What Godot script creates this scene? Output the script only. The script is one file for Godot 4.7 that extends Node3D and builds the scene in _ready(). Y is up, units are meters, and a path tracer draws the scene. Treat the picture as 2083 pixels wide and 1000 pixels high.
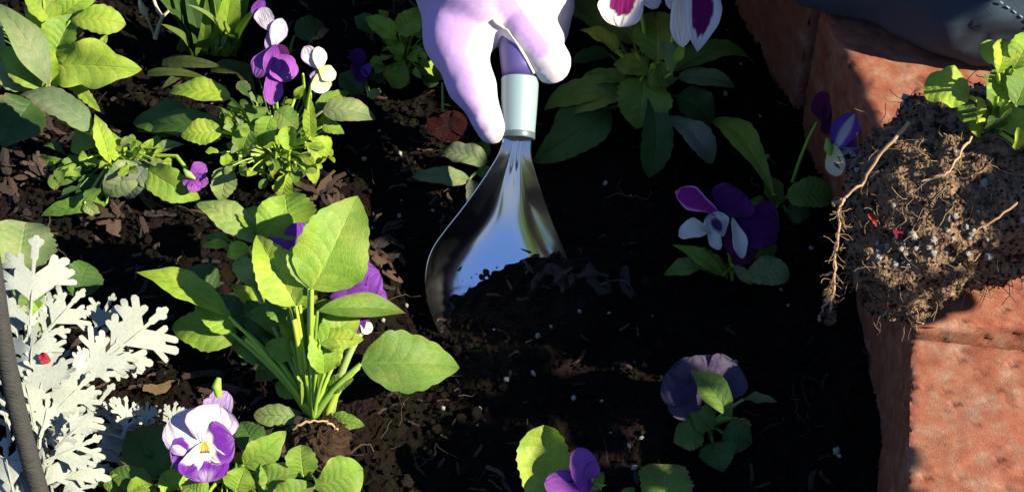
extends Node3D
# A garden bed seen from above: a gloved hand digs with a trowel among violas beside a brick edging.

const PX := 0.0002784          # metres per photograph pixel at the distance of the bed
var rng := RandomNumberGenerator.new()
var M := {}
var used := {}
var crowns := {}
var cam_pos := Vector3.ZERO
var c_right := Vector3.RIGHT
var c_up := Vector3.UP
var c_to := Vector3.BACK       # towards the camera
var half_v := 0.0
var half_h := 0.0
var soil_noise := FastNoiseLite.new()
var soil_fine := FastNoiseLite.new()
var wob := FastNoiseLite.new()

# leaf and petal pigments (linear values)
const LIME := Color(0.33, 0.48, 0.05)
const GREEN := Color(0.225, 0.37, 0.045)
const MID := Color(0.135, 0.24, 0.038)
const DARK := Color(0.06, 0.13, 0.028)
const GREYG := Color(0.21, 0.285, 0.11)
const PALE := Color(0.26, 0.36, 0.11)
const SILVER := Color(0.268, 0.295, 0.246)

# ------------------------------------------------------------------ mesh collecting
class MB:
	var v := PackedVector3Array()
	var n := PackedVector3Array()
	var c := PackedColorArray()
	var u := PackedVector2Array()
	var i := PackedInt32Array()

	func grid(p: PackedVector3Array, nu: int, nv: int, cols: PackedColorArray, wrap := false):
		# nu columns (across), nv rows (along); front side where along x across points
		var o := v.size()
		for b in nv:
			for a in nu:
				var a0 := a - 1
				var a1 := a + 1
				if wrap:
					if a0 < 0: a0 = nu - 2
					if a1 > nu - 1: a1 = 1
				else:
					a0 = maxi(a0, 0)
					a1 = mini(a1, nu - 1)
				var b0 := maxi(b - 1, 0)
				var b1 := mini(b + 1, nv - 1)
				var dx := p[b * nu + a1] - p[b * nu + a0]
				var dz := p[b1 * nu + a] - p[b0 * nu + a]
				var nn := dz.cross(dx)
				if nn.length_squared() < 1e-20:
					var bb := b + 1 if b == 0 else b - 1
					if nv > 2:
						dx = p[bb * nu + a1] - p[bb * nu + a0]
						nn = dz.cross(dx)
				v.append(p[b * nu + a])
				n.append(nn.normalized() if nn.length_squared() > 1e-24 else Vector3.UP)
				c.append(cols[b * nu + a] if cols.size() > 1 else cols[0])
				u.append(Vector2(float(a) / (nu - 1), float(b) / (nv - 1)))
		for b in nv - 1:
			for a in nu - 1:
				var q := o + b * nu + a
				i.append_array([q, q + 1, q + nu, q + 1, q + nu + 1, q + nu])

	func tube(pts: Array, radii: Array, sides: int, col: Color, caps := true):
		var count := pts.size()
		var p := PackedVector3Array()
		var cols := PackedColorArray()
		var side := Vector3.ZERO
		var rows := count + (2 if caps else 0)
		for k in rows:
			var q := clampi(k - (1 if caps else 0), 0, count - 1)
			var d: Vector3 = (pts[mini(q + 1, count - 1)] - pts[maxi(q - 1, 0)]).normalized()
			if side == Vector3.ZERO:
				side = d.cross(Vector3(0.31, 0.2, 0.93)).normalized()
			side = (side - d * side.dot(d)).normalized()
			var s2 := d.cross(side)
			var r: float = radii[mini(q, radii.size() - 1)]
			if caps and (k == 0 or k == rows - 1):
				r = r * 0.02
			for a in sides + 1:
				var w := TAU * a / sides
				p.append(pts[q] + (side * cos(w) - s2 * sin(w)) * r)
				cols.append(col)
		grid(p, sides + 1, rows, cols, true)

	func tri(a: Vector3, b: Vector3, d: Vector3, na: Vector3, nb: Vector3, nd: Vector3, col: Color):
		var o := v.size()
		v.append_array([a, b, d])
		n.append_array([na, nb, nd])
		c.append_array([col, col, col])
		u.append_array([Vector2(a.x, a.z) * 30.0, Vector2(b.x, b.z) * 30.0, Vector2(d.x, d.z) * 30.0])
		i.append_array([o, o + 1, o + 2])

	func mesh() -> ArrayMesh:
		var arr := []
		arr.resize(Mesh.ARRAY_MAX)
		arr[Mesh.ARRAY_VERTEX] = v
		arr[Mesh.ARRAY_NORMAL] = n
		arr[Mesh.ARRAY_COLOR] = c
		arr[Mesh.ARRAY_TEX_UV] = u
		arr[Mesh.ARRAY_INDEX] = i
		var m := ArrayMesh.new()
		m.add_surface_from_arrays(Mesh.PRIMITIVE_TRIANGLES, arr)
		return m

# ------------------------------------------------------------------ naming and placing
func numbered(called: String, parent: Node) -> String:
	var key := str(parent.get_instance_id()) + called
	var k: int = used.get(key, 0)
	used[key] = k + 1
	return called if k == 0 else called + "_%03d" % k

func thing(called: String, label: String, category: String, where: Vector3, group := "") -> Node3D:
	var o := Node3D.new()
	o.name = numbered(called, self)
	add_child(o, true)
	o.position = where
	tag(o, label, category, group)
	return o

func tag(o: Node, label: String, category: String, group := "", kind := ""):
	if label: o.set_meta("label", label)
	if category: o.set_meta("category", category)
	if group: o.set_meta("group", group)
	if kind: o.set_meta("kind", kind)

func put(mesh: Mesh, called: String, mat: Material, parent: Node) -> MeshInstance3D:
	var o := MeshInstance3D.new()
	o.name = numbered(called, parent)
	o.mesh = mesh
	o.material_override = mat
	o.cast_shadow = GeometryInstance3D.SHADOW_CASTING_SETTING_ON
	parent.add_child(o, true)
	return o

func structure(mesh: Mesh, called: String, mat: Material, label: String) -> MeshInstance3D:
	var o := put(mesh, called, mat, self)
	tag(o, label, "", "", "structure")
	return o

func at(px: float, py: float, h: float) -> Vector3:
	# the point at height h that the photograph shows at pixel (px, py)
	var d := c_right * ((px - 1041.5) / 1041.5 * half_h) + c_up * ((500.0 - py) / 500.0 * half_v) - c_to
	return cam_pos + d * ((h - cam_pos.y) / d.y)

func cf(x: float, y: float, z: float) -> Vector3:
	# a direction given as right, up the picture, towards the viewer
	return c_right * x + c_up * y + c_to * z

func soil_y(x: float, z: float) -> float:
	var y := soil_noise.get_noise_2d(x * 100.0, z * 100.0) * 0.012
	for b in BUMPS:
		var d: float = Vector2(x - b.x, z - b.y).length() / b.z
		if d < 3.0:
			y += b.w * exp(-d * d)
	# the cut that the trowel opens: it slopes down to the left along the blade
	if cut_l != cut_r:
		var mid := (cut_l + cut_r) * 0.5
		var far := Vector2((x - mid.x) / 0.05, (z - mid.z - 0.006) / 0.034).length()
		var f := (x - cut_l.x) / (cut_r.x - cut_l.x)
		y = lerpf(y, lerpf(cut_l.y, cut_r.y, clampf(f, -0.15, 1.15)) + y * 0.15, smoothstep(1.5, 0.85, far))
	return y
var cut_l := Vector3.ZERO
var cut_r := Vector3.ZERO
var BUMPS: Array = []

func ground(px: float, py: float) -> Vector3:
	var p := at(px, py, 0.0)
	for k in 3:
		p = at(px, py, soil_y(p.x, p.z))
	return p

# ------------------------------------------------------------------ textures and materials
func noise(freq: float, sd: int, kind := FastNoiseLite.TYPE_SIMPLEX_SMOOTH, oct := 4) -> FastNoiseLite:
	var f := FastNoiseLite.new()
	f.seed = sd
	f.noise_type = kind
	f.frequency = freq
	f.fractal_type = FastNoiseLite.FRACTAL_FBM if oct > 1 else FastNoiseLite.FRACTAL_NONE
	f.fractal_octaves = oct
	return f

func ramp_tex(size: int, a: FastNoiseLite, stops: Array, b: FastNoiseLite = null, bstops: Array = []) -> ImageTexture:
	# stops: [value 0..1, linear colour]; b multiplies
	var ia := a.get_seamless_image(size, size)
	var ib: Image = b.get_seamless_image(size, size) if b else null
	var im := Image.create(size, size, false, Image.FORMAT_RGB8)
	var ga := lut(stops)
	var gb := lut(bstops) if b else []
	for y in size:
		for x in size:
			var q: Color = ga[int(ia.get_pixel(x, y).r * 255.0)]
			if ib: q = q * gb[int(ib.get_pixel(x, y).r * 255.0)]
			im.set_pixel(x, y, q.linear_to_srgb())
	im.generate_mipmaps()
	return ImageTexture.create_from_image(im)

func lut(stops: Array) -> Array:
	var g := Gradient.new()
	g.offsets = PackedFloat32Array(stops.map(func(s): return s[0]))
	g.colors = PackedColorArray(stops.map(func(s): return s[1]))
	var out := []
	for k in 256: out.append(g.sample(k / 255.0))
	return out

func height_tex(size: int, a: FastNoiseLite) -> ImageTexture:
	var im := a.get_seamless_image(size, size)
	im.convert(Image.FORMAT_RGB8)
	return ImageTexture.create_from_image(im)

func grey(x: float) -> Color:
	return Color(x, x, x)

func mat(rough: float, col := Color.WHITE) -> StandardMaterial3D:
	var m := StandardMaterial3D.new()
	m.roughness = rough
	m.albedo_color = col.linear_to_srgb()
	m.cull_mode = BaseMaterial3D.CULL_DISABLED
	return m

func leaf_textures() -> Array:
	var s := 384
	var col := Image.create(s, s, false, Image.FORMAT_RGB8)
	var hgt := Image.create(s, s, false, Image.FORMAT_RGB8)
	var cell := noise(0.035, 5, FastNoiseLite.TYPE_CELLULAR, 1)
	cell.cellular_return_type = FastNoiseLite.RETURN_DISTANCE2_SUB
	var blot := noise(0.012, 8)
	for y in s:
		for x in s:
			var t := float(y) / s
			var q := 2.0 * x / s - 1.0
			var a := absf(q)
			var bend := 0.16 * a - 0.2 * a * a * 0.5 + blot.get_noise_2d(x, y) * 0.012
			var f := (t - bend * 1.6) * 7.5
			f += 0.22 if q > 0.0 else 0.0
			var d := absf(f - roundf(f))
			var side := exp(-pow(d / (0.055 * (1.2 - a)), 2.0)) * smoothstep(1.0, 0.6, a)
			var midrib := exp(-pow(a / (0.055 * (1.1 - 0.75 * t)), 2.0))
			var net := clampf(1.0 - (cell.get_noise_2d(x * 1.6, y * 1.6) + 1.0) * 5.0, 0.0, 1.0)
			var b := blot.get_noise_2d(x * 2.0 + 900.0, y * 2.0)
			var w := 0.78 + 0.12 * b - 0.1 * (1.0 - net) * 0.5 + 0.1 * net
			var base := Color(w, w, w)
			var vein := maxf(midrib, side * 0.55)
			base = base.lerp(Color(1.15, 1.02, 1.3), vein * 0.75)
			col.set_pixel(x, y, base.linear_to_srgb())
			var hh := 0.5 + 0.3 * absf(sin(PI * f)) * (1.0 - a * 0.5) - 0.35 * midrib - net * 0.12
			hgt.set_pixel(x, y, grey(clampf(hh, 0.0, 1.0)))
	return [ImageTexture.create_from_image(col), ImageTexture.create_from_image(hgt)]

func make_materials():
	var lt := leaf_textures()
	var m := mat(0.52)
	m.albedo_texture = lt[0]
	m.vertex_color_use_as_albedo = true
	m.heightmap_enabled = true
	m.heightmap_texture = lt[1]
	m.heightmap_scale = 0.085
	m.metallic_specular = 0.35
	m.backlight_enabled = true
	m.backlight = Color(0.72, 0.8, 0.35)
	M.leaf = m
	m = mat(0.5)
	m.vertex_color_use_as_albedo = true
	m.backlight_enabled = true
	m.backlight = Color(0.6, 0.65, 0.3)
	m.metallic_specular = 0.4
	M.stem = m
	m = mat(0.62)
	m.vertex_color_use_as_albedo = true
	m.backlight_enabled = true
	m.backlight = Color(0.62, 0.58, 0.66)
	m.rim_enabled = true
	m.rim = 0.15
	m.metallic_specular = 0.2
	var pn := noise(0.02, 31)
	pn.domain_warp_enabled = true
	m.uv1_scale = Vector3(2.0, 0.35, 1)
	m.heightmap_enabled = true
	m.heightmap_texture = height_tex(256, pn)
	m.heightmap_scale = 0.05
	M.petal = m
	m = mat(0.9)
	m.vertex_color_use_as_albedo = true
	m.backlight_enabled = true
	m.backlight = Color(0.3, 0.34, 0.26)
	m.rim_enabled = true
	m.rim = 0.5
	m.uv1_triplanar = true
	m.uv1_scale = Vector3.ONE * 60.0
	m.albedo_texture = ramp_tex(256, noise(0.03, 12), [[0.0, grey(0.78)], [0.6, grey(1.0)], [1.0, grey(1.0)]])
	m.heightmap_enabled = true
	m.heightmap_texture = height_tex(256, noise(0.12, 14))
	m.heightmap_scale = 0.015
	M.felt = m
	# soil
	m = mat(0.95)
	m.vertex_color_use_as_albedo = true
	m.uv1_triplanar = true
	m.uv1_world_triplanar = true
	m.uv1_scale = Vector3.ONE * 9.0
	m.albedo_texture = ramp_tex(512, noise(0.02, 21, FastNoiseLite.TYPE_SIMPLEX_SMOOTH, 6), [[0.0, Color(0.3, 0.26, 0.24)], [0.55, Color(0.75, 0.68, 0.62)], [0.8, Color(1, 0.9, 0.8)], [1.0, Color(1, 1, 1)]])
	m.heightmap_enabled = true
	m.heightmap_texture = height_tex(512, noise(0.03, 22, FastNoiseLite.TYPE_SIMPLEX_SMOOTH, 6))
	m.heightmap_scale = 0.5
	m.metallic_specular = 0.25
	M.soil = m
	m = mat(0.92)
	m.vertex_color_use_as_albedo = true
	m.uv1_triplanar = true
	m.uv1_scale = Vector3.ONE * 40.0
	m.albedo_texture = ramp_tex(256, noise(0.03, 41, FastNoiseLite.TYPE_SIMPLEX_SMOOTH, 5), [[0.0, grey(0.45)], [1.0, grey(1.0)]])
	m.heightmap_enabled = true
	m.heightmap_texture = height_tex(256, noise(0.05, 42, FastNoiseLite.TYPE_SIMPLEX_SMOOTH, 5))
	m.heightmap_scale = 0.12
	m.metallic_specular = 0.25
	M.crumb = m
	m = mat(0.95)
	m.uv1_triplanar = true
	m.uv1_scale = Vector3.ONE * 22.0
	m.albedo_texture = ramp_tex(384, noise(0.03, 45, FastNoiseLite.TYPE_SIMPLEX_SMOOTH, 6), [[0.0, Color(0.025, 0.014, 0.007)], [0.35, Color(0.085, 0.048, 0.024)], [0.6, Color(0.15, 0.092, 0.05)], [0.8, Color(0.22, 0.14, 0.08)], [1.0, Color(0.28, 0.2, 0.12)]])
	m.heightmap_enabled = true
	m.heightmap_texture = height_tex(384, noise(0.045, 46, FastNoiseLite.TYPE_SIMPLEX_SMOOTH, 6))
	m.heightmap_scale = 0.3
	M.rootsoil = m
	# bark: streaks along the grain
	m = mat(0.85)
	m.vertex_color_use_as_albedo = true
	m.uv1_triplanar = true
	m.uv1_scale = Vector3(12, 90, 90)
	m.albedo_texture = ramp_tex(256, noise(0.025, 51, FastNoiseLite.TYPE_SIMPLEX_SMOOTH, 5), [[0.0, grey(0.35)], [0.5, grey(0.75)], [1.0, grey(1.0)]])
	m.heightmap_enabled = true
	m.heightmap_texture = height_tex(256, noise(0.03, 52, FastNoiseLite.TYPE_SIMPLEX_SMOOTH, 5))
	m.heightmap_scale = 0.1
	M.bark = m
	m = mat(0.85, Color(0.34, 0.33, 0.3))
	m.heightmap_enabled = true
	m.uv1_triplanar = true
	m.uv1_scale = Vector3.ONE * 80.0
	m.heightmap_texture = height_tex(128, noise(0.06, 57))
	m.heightmap_scale = 0.05
	M.perlite = m
	# brick
	m = mat(0.9)
	m.vertex_color_use_as_albedo = true
	m.uv1_triplanar = true
	m.uv1_scale = Vector3.ONE * 11.0
	var bn := noise(0.006, 61, FastNoiseLite.TYPE_SIMPLEX_SMOOTH, 8)
	bn.fractal_gain = 0.62
	m.albedo_texture = ramp_tex(768, bn,
		[[0.0, Color(0.15, 0.045, 0.026)], [0.3, Color(0.2, 0.066, 0.038)], [0.5, Color(0.225, 0.085, 0.05)], [0.65, Color(0.23, 0.108, 0.068)], [0.8, Color(0.25, 0.145, 0.1)], [1.0, Color(0.3, 0.21, 0.16)]],
		noise(0.09, 62, FastNoiseLite.TYPE_SIMPLEX_SMOOTH, 4), [[0.0, grey(0.45)], [0.28, grey(0.82)], [0.5, grey(0.96)], [1.0, grey(1.06)]])
	m.heightmap_enabled = true
	m.heightmap_texture = height_tex(512, noise(0.2, 63, FastNoiseLite.TYPE_SIMPLEX_SMOOTH, 3))
	m.heightmap_scale = 0.022
	m.metallic_specular = 0.3
	M.brick = m
	m = mat(0.95)
	m.uv1_triplanar = true
	m.uv1_scale = Vector3.ONE * 14.0
	m.albedo_texture = ramp_tex(256, noise(0.03, 71, FastNoiseLite.TYPE_SIMPLEX_SMOOTH, 5), [[0.0, Color(0.16, 0.13, 0.1)], [1.0, Color(0.42, 0.37, 0.3)]])
	m.heightmap_enabled = true
	m.heightmap_texture = height_tex(256, noise(0.05, 72))
	m.heightmap_scale = 0.2
	M.mortar = m
	# trowel
	m = mat(0.13, Color(0.74, 0.75, 0.77))
	m.metallic = 1.0
	m.roughness_texture = ramp_tex(256, noise(0.02, 81, FastNoiseLite.TYPE_SIMPLEX_SMOOTH, 5), [[0.0, grey(0.62)], [0.6, grey(0.75)], [1.0, grey(1.0)]])
	m.roughness = 0.17
	m.uv1_triplanar = true
	m.uv1_scale = Vector3.ONE * 10.0
	M.steel = m
	m = mat(0.38, Color(0.19, 0.27, 0.28))
	M.ferrule = m
	m = mat(0.42, Color(0.07, 0.055, 0.2))
	M.handle = m
	M.ring = mat(0.4, Color(0.06, 0.09, 0.1))
	# glove
	m = mat(0.85)
	m.uv1_triplanar = true
	m.uv1_scale = Vector3.ONE * 36.0
	m.albedo_texture = ramp_tex(256, noise(0.04, 91, FastNoiseLite.TYPE_SIMPLEX_SMOOTH, 3), [[0.0, grey(0.88)], [1.0, grey(1.06)]])
	m.heightmap_enabled = true
	m.heightmap_texture = height_tex(256, noise(0.2, 92, FastNoiseLite.TYPE_SIMPLEX_SMOOTH, 2))
	m.heightmap_scale = 0.012
	m.rim_enabled = true
	m.rim = 0.5
	m.vertex_color_use_as_albedo = true
	M.glove = m
	m = mat(0.85, Color(0.62, 0.58, 0.5))
	M.trim = m
	# denim twill
	var tw := Image.create(128, 128, false, Image.FORMAT_RGB8)
	var th := Image.create(128, 128, false, Image.FORMAT_RGB8)
	var dn := noise(0.05, 95)
	for y in 128:
		for x in 128:
			var s := 0.5 + 0.5 * sin((x + y) * TAU / 8.0)
			var k := clampf(0.55 + 0.4 * s + 0.35 * dn.get_noise_2d(x * 3.0, y * 3.0), 0.0, 1.4)
			tw.set_pixel(x, y, Color(0.026 * k, 0.05 * k, 0.078 * k).linear_to_srgb())
			th.set_pixel(x, y, grey(s))
	m = mat(0.9)
	m.uv1_triplanar = true
	m.uv1_scale = Vector3.ONE * 60.0
	m.albedo_texture = ImageTexture.create_from_image(tw)
	m.heightmap_enabled = true
	m.heightmap_texture = ImageTexture.create_from_image(th)
	m.heightmap_scale = 0.03
	M.denim = m
	M.thread = mat(0.8, Color(0.16, 0.19, 0.22))
	m = mat(0.9, Color(0.1, 0.11, 0.13))
	M.jacket = m
	m = mat(0.6, Color(0.42, 0.26, 0.2))
	M.skin = m
	m = mat(0.7, Color(0.06, 0.04, 0.03))
	M.hair = m
	m = mat(0.85)
	m.vertex_color_use_as_albedo = true
	M.root = m

# ------------------------------------------------------------------ leaves and petals
func prof(kind: String, t: float) -> float:
	match kind:
		"ovate": return pow(maxf(sin(PI * pow(t, 0.72)), 0.0), 0.82)
		"spoon": return pow(maxf(sin(PI * pow(t, 1.45)), 0.0), 0.7) * 0.93 + 0.07 * sqrt(1.0 - t)
		"lance": return pow(maxf(sin(PI * pow(t, 0.85)), 0.0), 1.1)
		"strap": return minf(1.0, 0.55 + t * 2.0) * pow(maxf(1.0 - pow(t, 3.0), 0.0), 0.8)
		"petal": return pow(maxf(sin(PI * pow(t, 1.35)), 0.0), 0.55)
		"fan": return pow(maxf(sin(PI * pow(t, 1.9)), 0.0), 0.5)
		"round": return sqrt(maxf(1.0 - pow(2.0 * t - 1.0, 2.0), 0.0))
	return 1.0

func blade(mb: MB, base: Vector3, tip: Vector3, width: float, hint: Vector3, o: Dictionary, col: Color):
	var kind: String = o.get("k", "ovate")
	var nu: int = o.get("nu", 13)
	var nv: int = o.get("nv", 28)
	var teeth: float = o.get("teeth", 0.0)
	var deep: float = o.get("deep", 0.1)
	var curl: float = o.get("curl", 0.5)
	var fold: float = o.get("fold", 0.25)
	var cup: float = o.get("cup", 0.0)
	var wave: float = o.get("wave", 0.1)
	var waves: float = o.get("waves", 2.0)
	var sway: float = o.get("sway", 0.0)
	var paint: String = o.get("paint", "")
	var ruffle: float = o.get("ruffle", 0.0)
	var ph: float = rng.randf() * TAU
	var chord := tip - base
	var ln := chord.length()
	var zz := chord / ln
	var yy := (hint - zz * hint.dot(zz)).normalized()
	yy = yy.rotated(zz, deg_to_rad(o.get("roll", 0.0)))
	var xx := yy.cross(zz)
	# the midrib bends; scaled so that its ends stay put
	var cz := PackedFloat32Array()
	var cy := PackedFloat32Array()
	var z := 0.0
	var y := 0.0
	for b in nv:
		cz.append(z)
		cy.append(y)
		var a := -curl * (float(b) / (nv - 1) - 0.5) * 2.0
		z += cos(a)
		y += sin(a)
	var k := ln / cz[nv - 1]
	var p := PackedVector3Array()
	var cols := PackedColorArray()
	var lead := rng.randf_range(0.82, 1.14)
	var tint := 0.7 if rng.randf() < 0.3 else 0.0
	for b in nv:
		var t := float(b) / (nv - 1)
		var hw := 0.5 * width * maxf(prof(kind, t), 0.004)
		for a in nu:
			var s := 2.0 * a / (nu - 1) - 1.0
			var edge := 1.0
			if teeth > 0.0:
				edge += deep * (absf(sin(PI * t * teeth + (0.4 if s > 0.0 else 0.0))) - 0.6) * smoothstep(0.3, 1.0, absf(s))
			edge += 0.06 * sin(t * 9.0 + ph + s)
			var x := s * hw * edge
			var up := fold * absf(x) + cup * s * s * hw + wave * hw * s * absf(s) * sin(t * waves * TAU + ph + (1.3 if s > 0.0 else 0.0))
			up += wave * 0.4 * hw * sin(t * 3.0 * waves + s * 3.0 + ph)
			up += ruffle * hw * sin(s * 13.0 + ph * 2.0 + t * 4.0) * smoothstep(0.55, 1.0, maxf(t, absf(s) * 0.95))
			var side := sway * width * sin(PI * t)
			p.append(base + xx * (x + side) + yy * (cy[b] * k + up) + zz * (cz[b] * k))
			var q := col
			if paint != "":
				q = pigment(paint, s, t)
			else:
				var f := lead * (1.0 + 0.1 * sin(t * 5.0 + ph) + 0.06 * s)
				var y2 := clampf(wob.get_noise_3d(x * 90.0 + ph * 9.0, t * 2.6, ph * 7.0) * 1.4, -0.3, 0.8)
				q = Color(col.r * f * (1.0 + y2 * 0.35), col.g * f * (1.0 + y2 * 0.12), col.b * (1.0 + y2 * 0.3))
				if tint > 0.0: q = q.lerp(Color(0.2, 0.13, 0.05), clampf(tint * smoothstep(0.75, 1.0, maxf(t, absf(s))) * (0.5 + y2), 0.0, 0.8))
			cols.append(q)
	mb.grid(p, nu, nv, cols)

func mixc(a: Color, b: Color, f: float) -> Color:
	return a.lerp(b, clampf(f, 0.0, 1.0))

func pigment(kind: String, s: float, t: float) -> Color:
	var r := absf(s)
	var streak := pow(0.5 + 0.5 * sin(s * 26.0 * (1.1 - 0.4 * t) + sin(t * 7.0) * 0.8), 3.0) * 1.6
	match kind:
		"lilac_white":
			return mixc(Color(0.46, 0.42, 0.48), Color(0.36, 0.26, 0.45), smoothstep(0.8, 1.0, r) + smoothstep(0.9, 1.0, t) * 0.6 + streak * 0.06)
		"lilac":
			return mixc(Color(0.25, 0.16, 0.34), Color(0.32, 0.24, 0.4), t + streak * 0.1)
		"face":      # purple petal with a pale heart and a yellow eye
			var c := mixc(Color(0.13, 0.022, 0.25), Color(0.22, 0.1, 0.34), smoothstep(0.75, 1.0, t) + smoothstep(0.7, 1.0, r) * 0.6)
			c = mixc(c, Color(0.66, 0.62, 0.55), smoothstep(0.45, 0.38, t + 0.03 * sin(s * 9.0)))
			return mixc(c, Color(0.05, 0.02, 0.05), smoothstep(0.06, 0.03, absf(t - 0.24)) * smoothstep(0.4, 0.25, r) * 0.8)
		"face_low":
			var c2 := mixc(Color(0.13, 0.022, 0.25), Color(0.33, 0.24, 0.42), smoothstep(0.62, 0.8, t) * smoothstep(0.6, 0.1, r))
			c2 = mixc(c2, Color(0.28, 0.15, 0.38), smoothstep(0.85, 1.0, t))
			c2 = mixc(c2, Color(0.68, 0.64, 0.56), smoothstep(0.53, 0.47, t + 0.05 * cos(s * 6.0)))
			c2 = mixc(c2, Color(0.1, 0.03, 0.03), smoothstep(0.31, 0.28, t) * smoothstep(0.2, 0.23, t) * smoothstep(0.4, 0.25, r))
			return mixc(c2, Color(0.6, 0.36, 0.02), smoothstep(0.22, 0.18, t) * smoothstep(0.6, 0.35, r))
		"purple":
			return mixc(Color(0.1, 0.02, 0.21), Color(0.17, 0.05, 0.3), t * 0.8 + streak * 0.12)
		"orchid":
			return mixc(Color(0.17, 0.03, 0.25), Color(0.26, 0.08, 0.34), t + streak * 0.15)
		"violet_dark":
			return mixc(Color(0.03, 0.004, 0.05), Color(0.07, 0.009, 0.085), t + streak * 0.1)
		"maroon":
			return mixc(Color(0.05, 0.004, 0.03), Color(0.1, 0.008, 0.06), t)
		"red_dark":
			return mixc(Color(0.009, 0.0002, 0.0015), Color(0.02, 0.0004, 0.003), t)
		"sunlit_magenta":  # pigment brightened to stand for sunlight on the petal's edge
			return mixc(Color(0.3, 0.012, 0.2), Color(0.75, 0.32, 0.65), smoothstep(0.86, 1.0, r) + smoothstep(0.93, 1.0, t))
		"white_magenta":
			var d := Vector2(s * 1.35, (t - 0.52) * 2.75).length() + 0.06 * sin(s * 14.0 + t * 8.0)
			return mixc(Color(0.14, 0.004, 0.085), Color(0.68, 0.64, 0.6), smoothstep(0.78, 0.86, d))
		"cream":
			return mixc(Color(0.6, 0.58, 0.42), Color(0.66, 0.64, 0.58), t)
		"yellow_white":
			return mixc(Color(0.68, 0.66, 0.2), Color(0.66, 0.66, 0.52), t * 0.9)
		"white_blotch":
			var e := smoothstep(0.35, 0.22, Vector2(s * 0.7, t - 0.5).length())
			return mixc(Color(0.5, 0.48, 0.42), Color(0.05, 0.02, 0.09), e)
		"white_purple_rim":
			return mixc(Color(0.42, 0.4, 0.45), Color(0.12, 0.04, 0.26), smoothstep(0.35, 0.6, r + t * 0.25))
		"shaded_violet":  # lilac darkened so the colour itself carries the shade on this flower
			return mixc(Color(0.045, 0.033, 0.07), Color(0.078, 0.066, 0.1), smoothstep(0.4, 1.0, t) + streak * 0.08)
	return Color.WHITE

const FACE := Vector3(0.22, 0.34, 1.0)      # leaves lean a little up and to the light

func stalk(mb: MB, a: Vector3, b: Vector3, r: float, col: Color, rise := 0.3):
	var mid := (a + b) * 0.5 + Vector3.UP * (a - b).length() * rise * 0.5 + (Vector3(a.x, 0, a.z) - Vector3(b.x, 0, b.z)) * 0.12
	var pts := []
	var rad := []
	for k in 9:
		var t := k / 8.0
		pts.append(a * (1 - t) * (1 - t) + mid * 2.0 * t * (1 - t) + b * t * t)
		rad.append(r * (1.15 - 0.4 * t))
	mb.tube(pts, rad, 7, col)

# one leaf of a plant, from the pixel of its base to that of its tip (each with a height)
func L(p: Node3D, bx: float, by: float, bh: float, tx: float, ty: float, th: float, w: float, col: Color, o := {}):
	var mb := MB.new()
	var base := at(bx, by, bh) - p.position
	var tip := at(tx, ty, th) - p.position
	var f: Vector3 = o.get("n", FACE)
	var oo := o.duplicate()
	if not o.has("teeth") and o.get("k", "ovate") in ["ovate", "spoon", "round"]:
		oo.teeth = clampf(w / 9.0, 4.0, 9.0)
		oo.deep = 0.1
	oo.roll = o.get("roll", rng.randf_range(-16, 16))
	blade(mb, base, tip, w * PX, cf(f.x, f.y, f.z), oo, col)
	var leaf := put(mb.mesh(), "leaf", M.leaf, p)
	if not o.get("np", false):
		var root: Vector3 = crowns[p] - p.position
		if o.has("f"): root = at(o.f.x, o.f.y, o.f.z) - p.position
		if (root - base).length() > 0.003:
			var sm := MB.new()
			stalk(sm, root, base, o.get("sr", 0.0011), Color(col.r * 1.1, col.g * 1.1, col.b))
			put(sm.mesh(), "stem", M.stem, p)
	return leaf

# a petal in a plane across the view, offsets in pixels from the flower's centre; dz lifts towards the viewer
func petal(f: Node3D, org: Vector3, x0: float, y0: float, x1: float, y1: float, w: float, paint: String, o := {}):
	var mb := MB.new()
	var a := org + cf(x0, -y0, o.get("z0", 0.0)) * PX
	var b := org + cf(x1, -y1, o.get("z1", 0.0)) * PX
	var n: Vector3 = o.get("n", Vector3(0.1, 0.15, 1.0))
	var oo := {"k": "petal", "nu": 17, "nv": 24, "curl": 0.25, "fold": 0.0, "cup": 0.12, "wave": 0.11, "waves": 1.5, "ruffle": 0.05, "teeth": 5.0, "deep": 0.035, "paint": paint}
	oo.merge(o, true)
	blade(mb, a, b, w * PX, cf(n.x, n.y, n.z), oo, Color.WHITE)
	put(mb.mesh(), "petal", M.petal, f)

func flower(p: Node3D, px: float, py: float, h: float) -> Node3D:
	var f := Node3D.new()
	f.name = numbered("flower", p)
	p.add_child(f, true)
	f.position = at(px, py, h) - p.position
	return f

func flower_stem(p: Node3D, a: Vector3, b: Vector3, r := 0.001, col := GREEN):
	var mb := MB.new()
	stalk(mb, a - p.position, b - p.position, r, col, 0.5)
	put(mb.mesh(), "stem", M.stem, p)

func sepals(f: Node3D, org: Vector3, dir: Vector3, size: float):
	var mb := MB.new()
	for k in 5:
		var side := cf(cos(k * TAU / 5.0), sin(k * TAU / 5.0), 0.0)
		blade(mb, org, org + (dir * 0.5 + side * 0.75) * size, size * 0.45, dir, {"k": "lance", "nu": 5, "nv": 8, "wave": 0.0}, GREEN)
	put(mb.mesh(), "sepals", M.stem, f)

func plant(called: String, label: String, category: String, px: float, py: float, group := "", lift := 0.0) -> Node3D:
	var g := ground(px, py)
	if lift != 0.0: g = at(px, py, lift)
	var o := thing(called, label, category, g, group)
	crowns[o] = g + Vector3(0, 0.004, 0)
	return o

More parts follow.
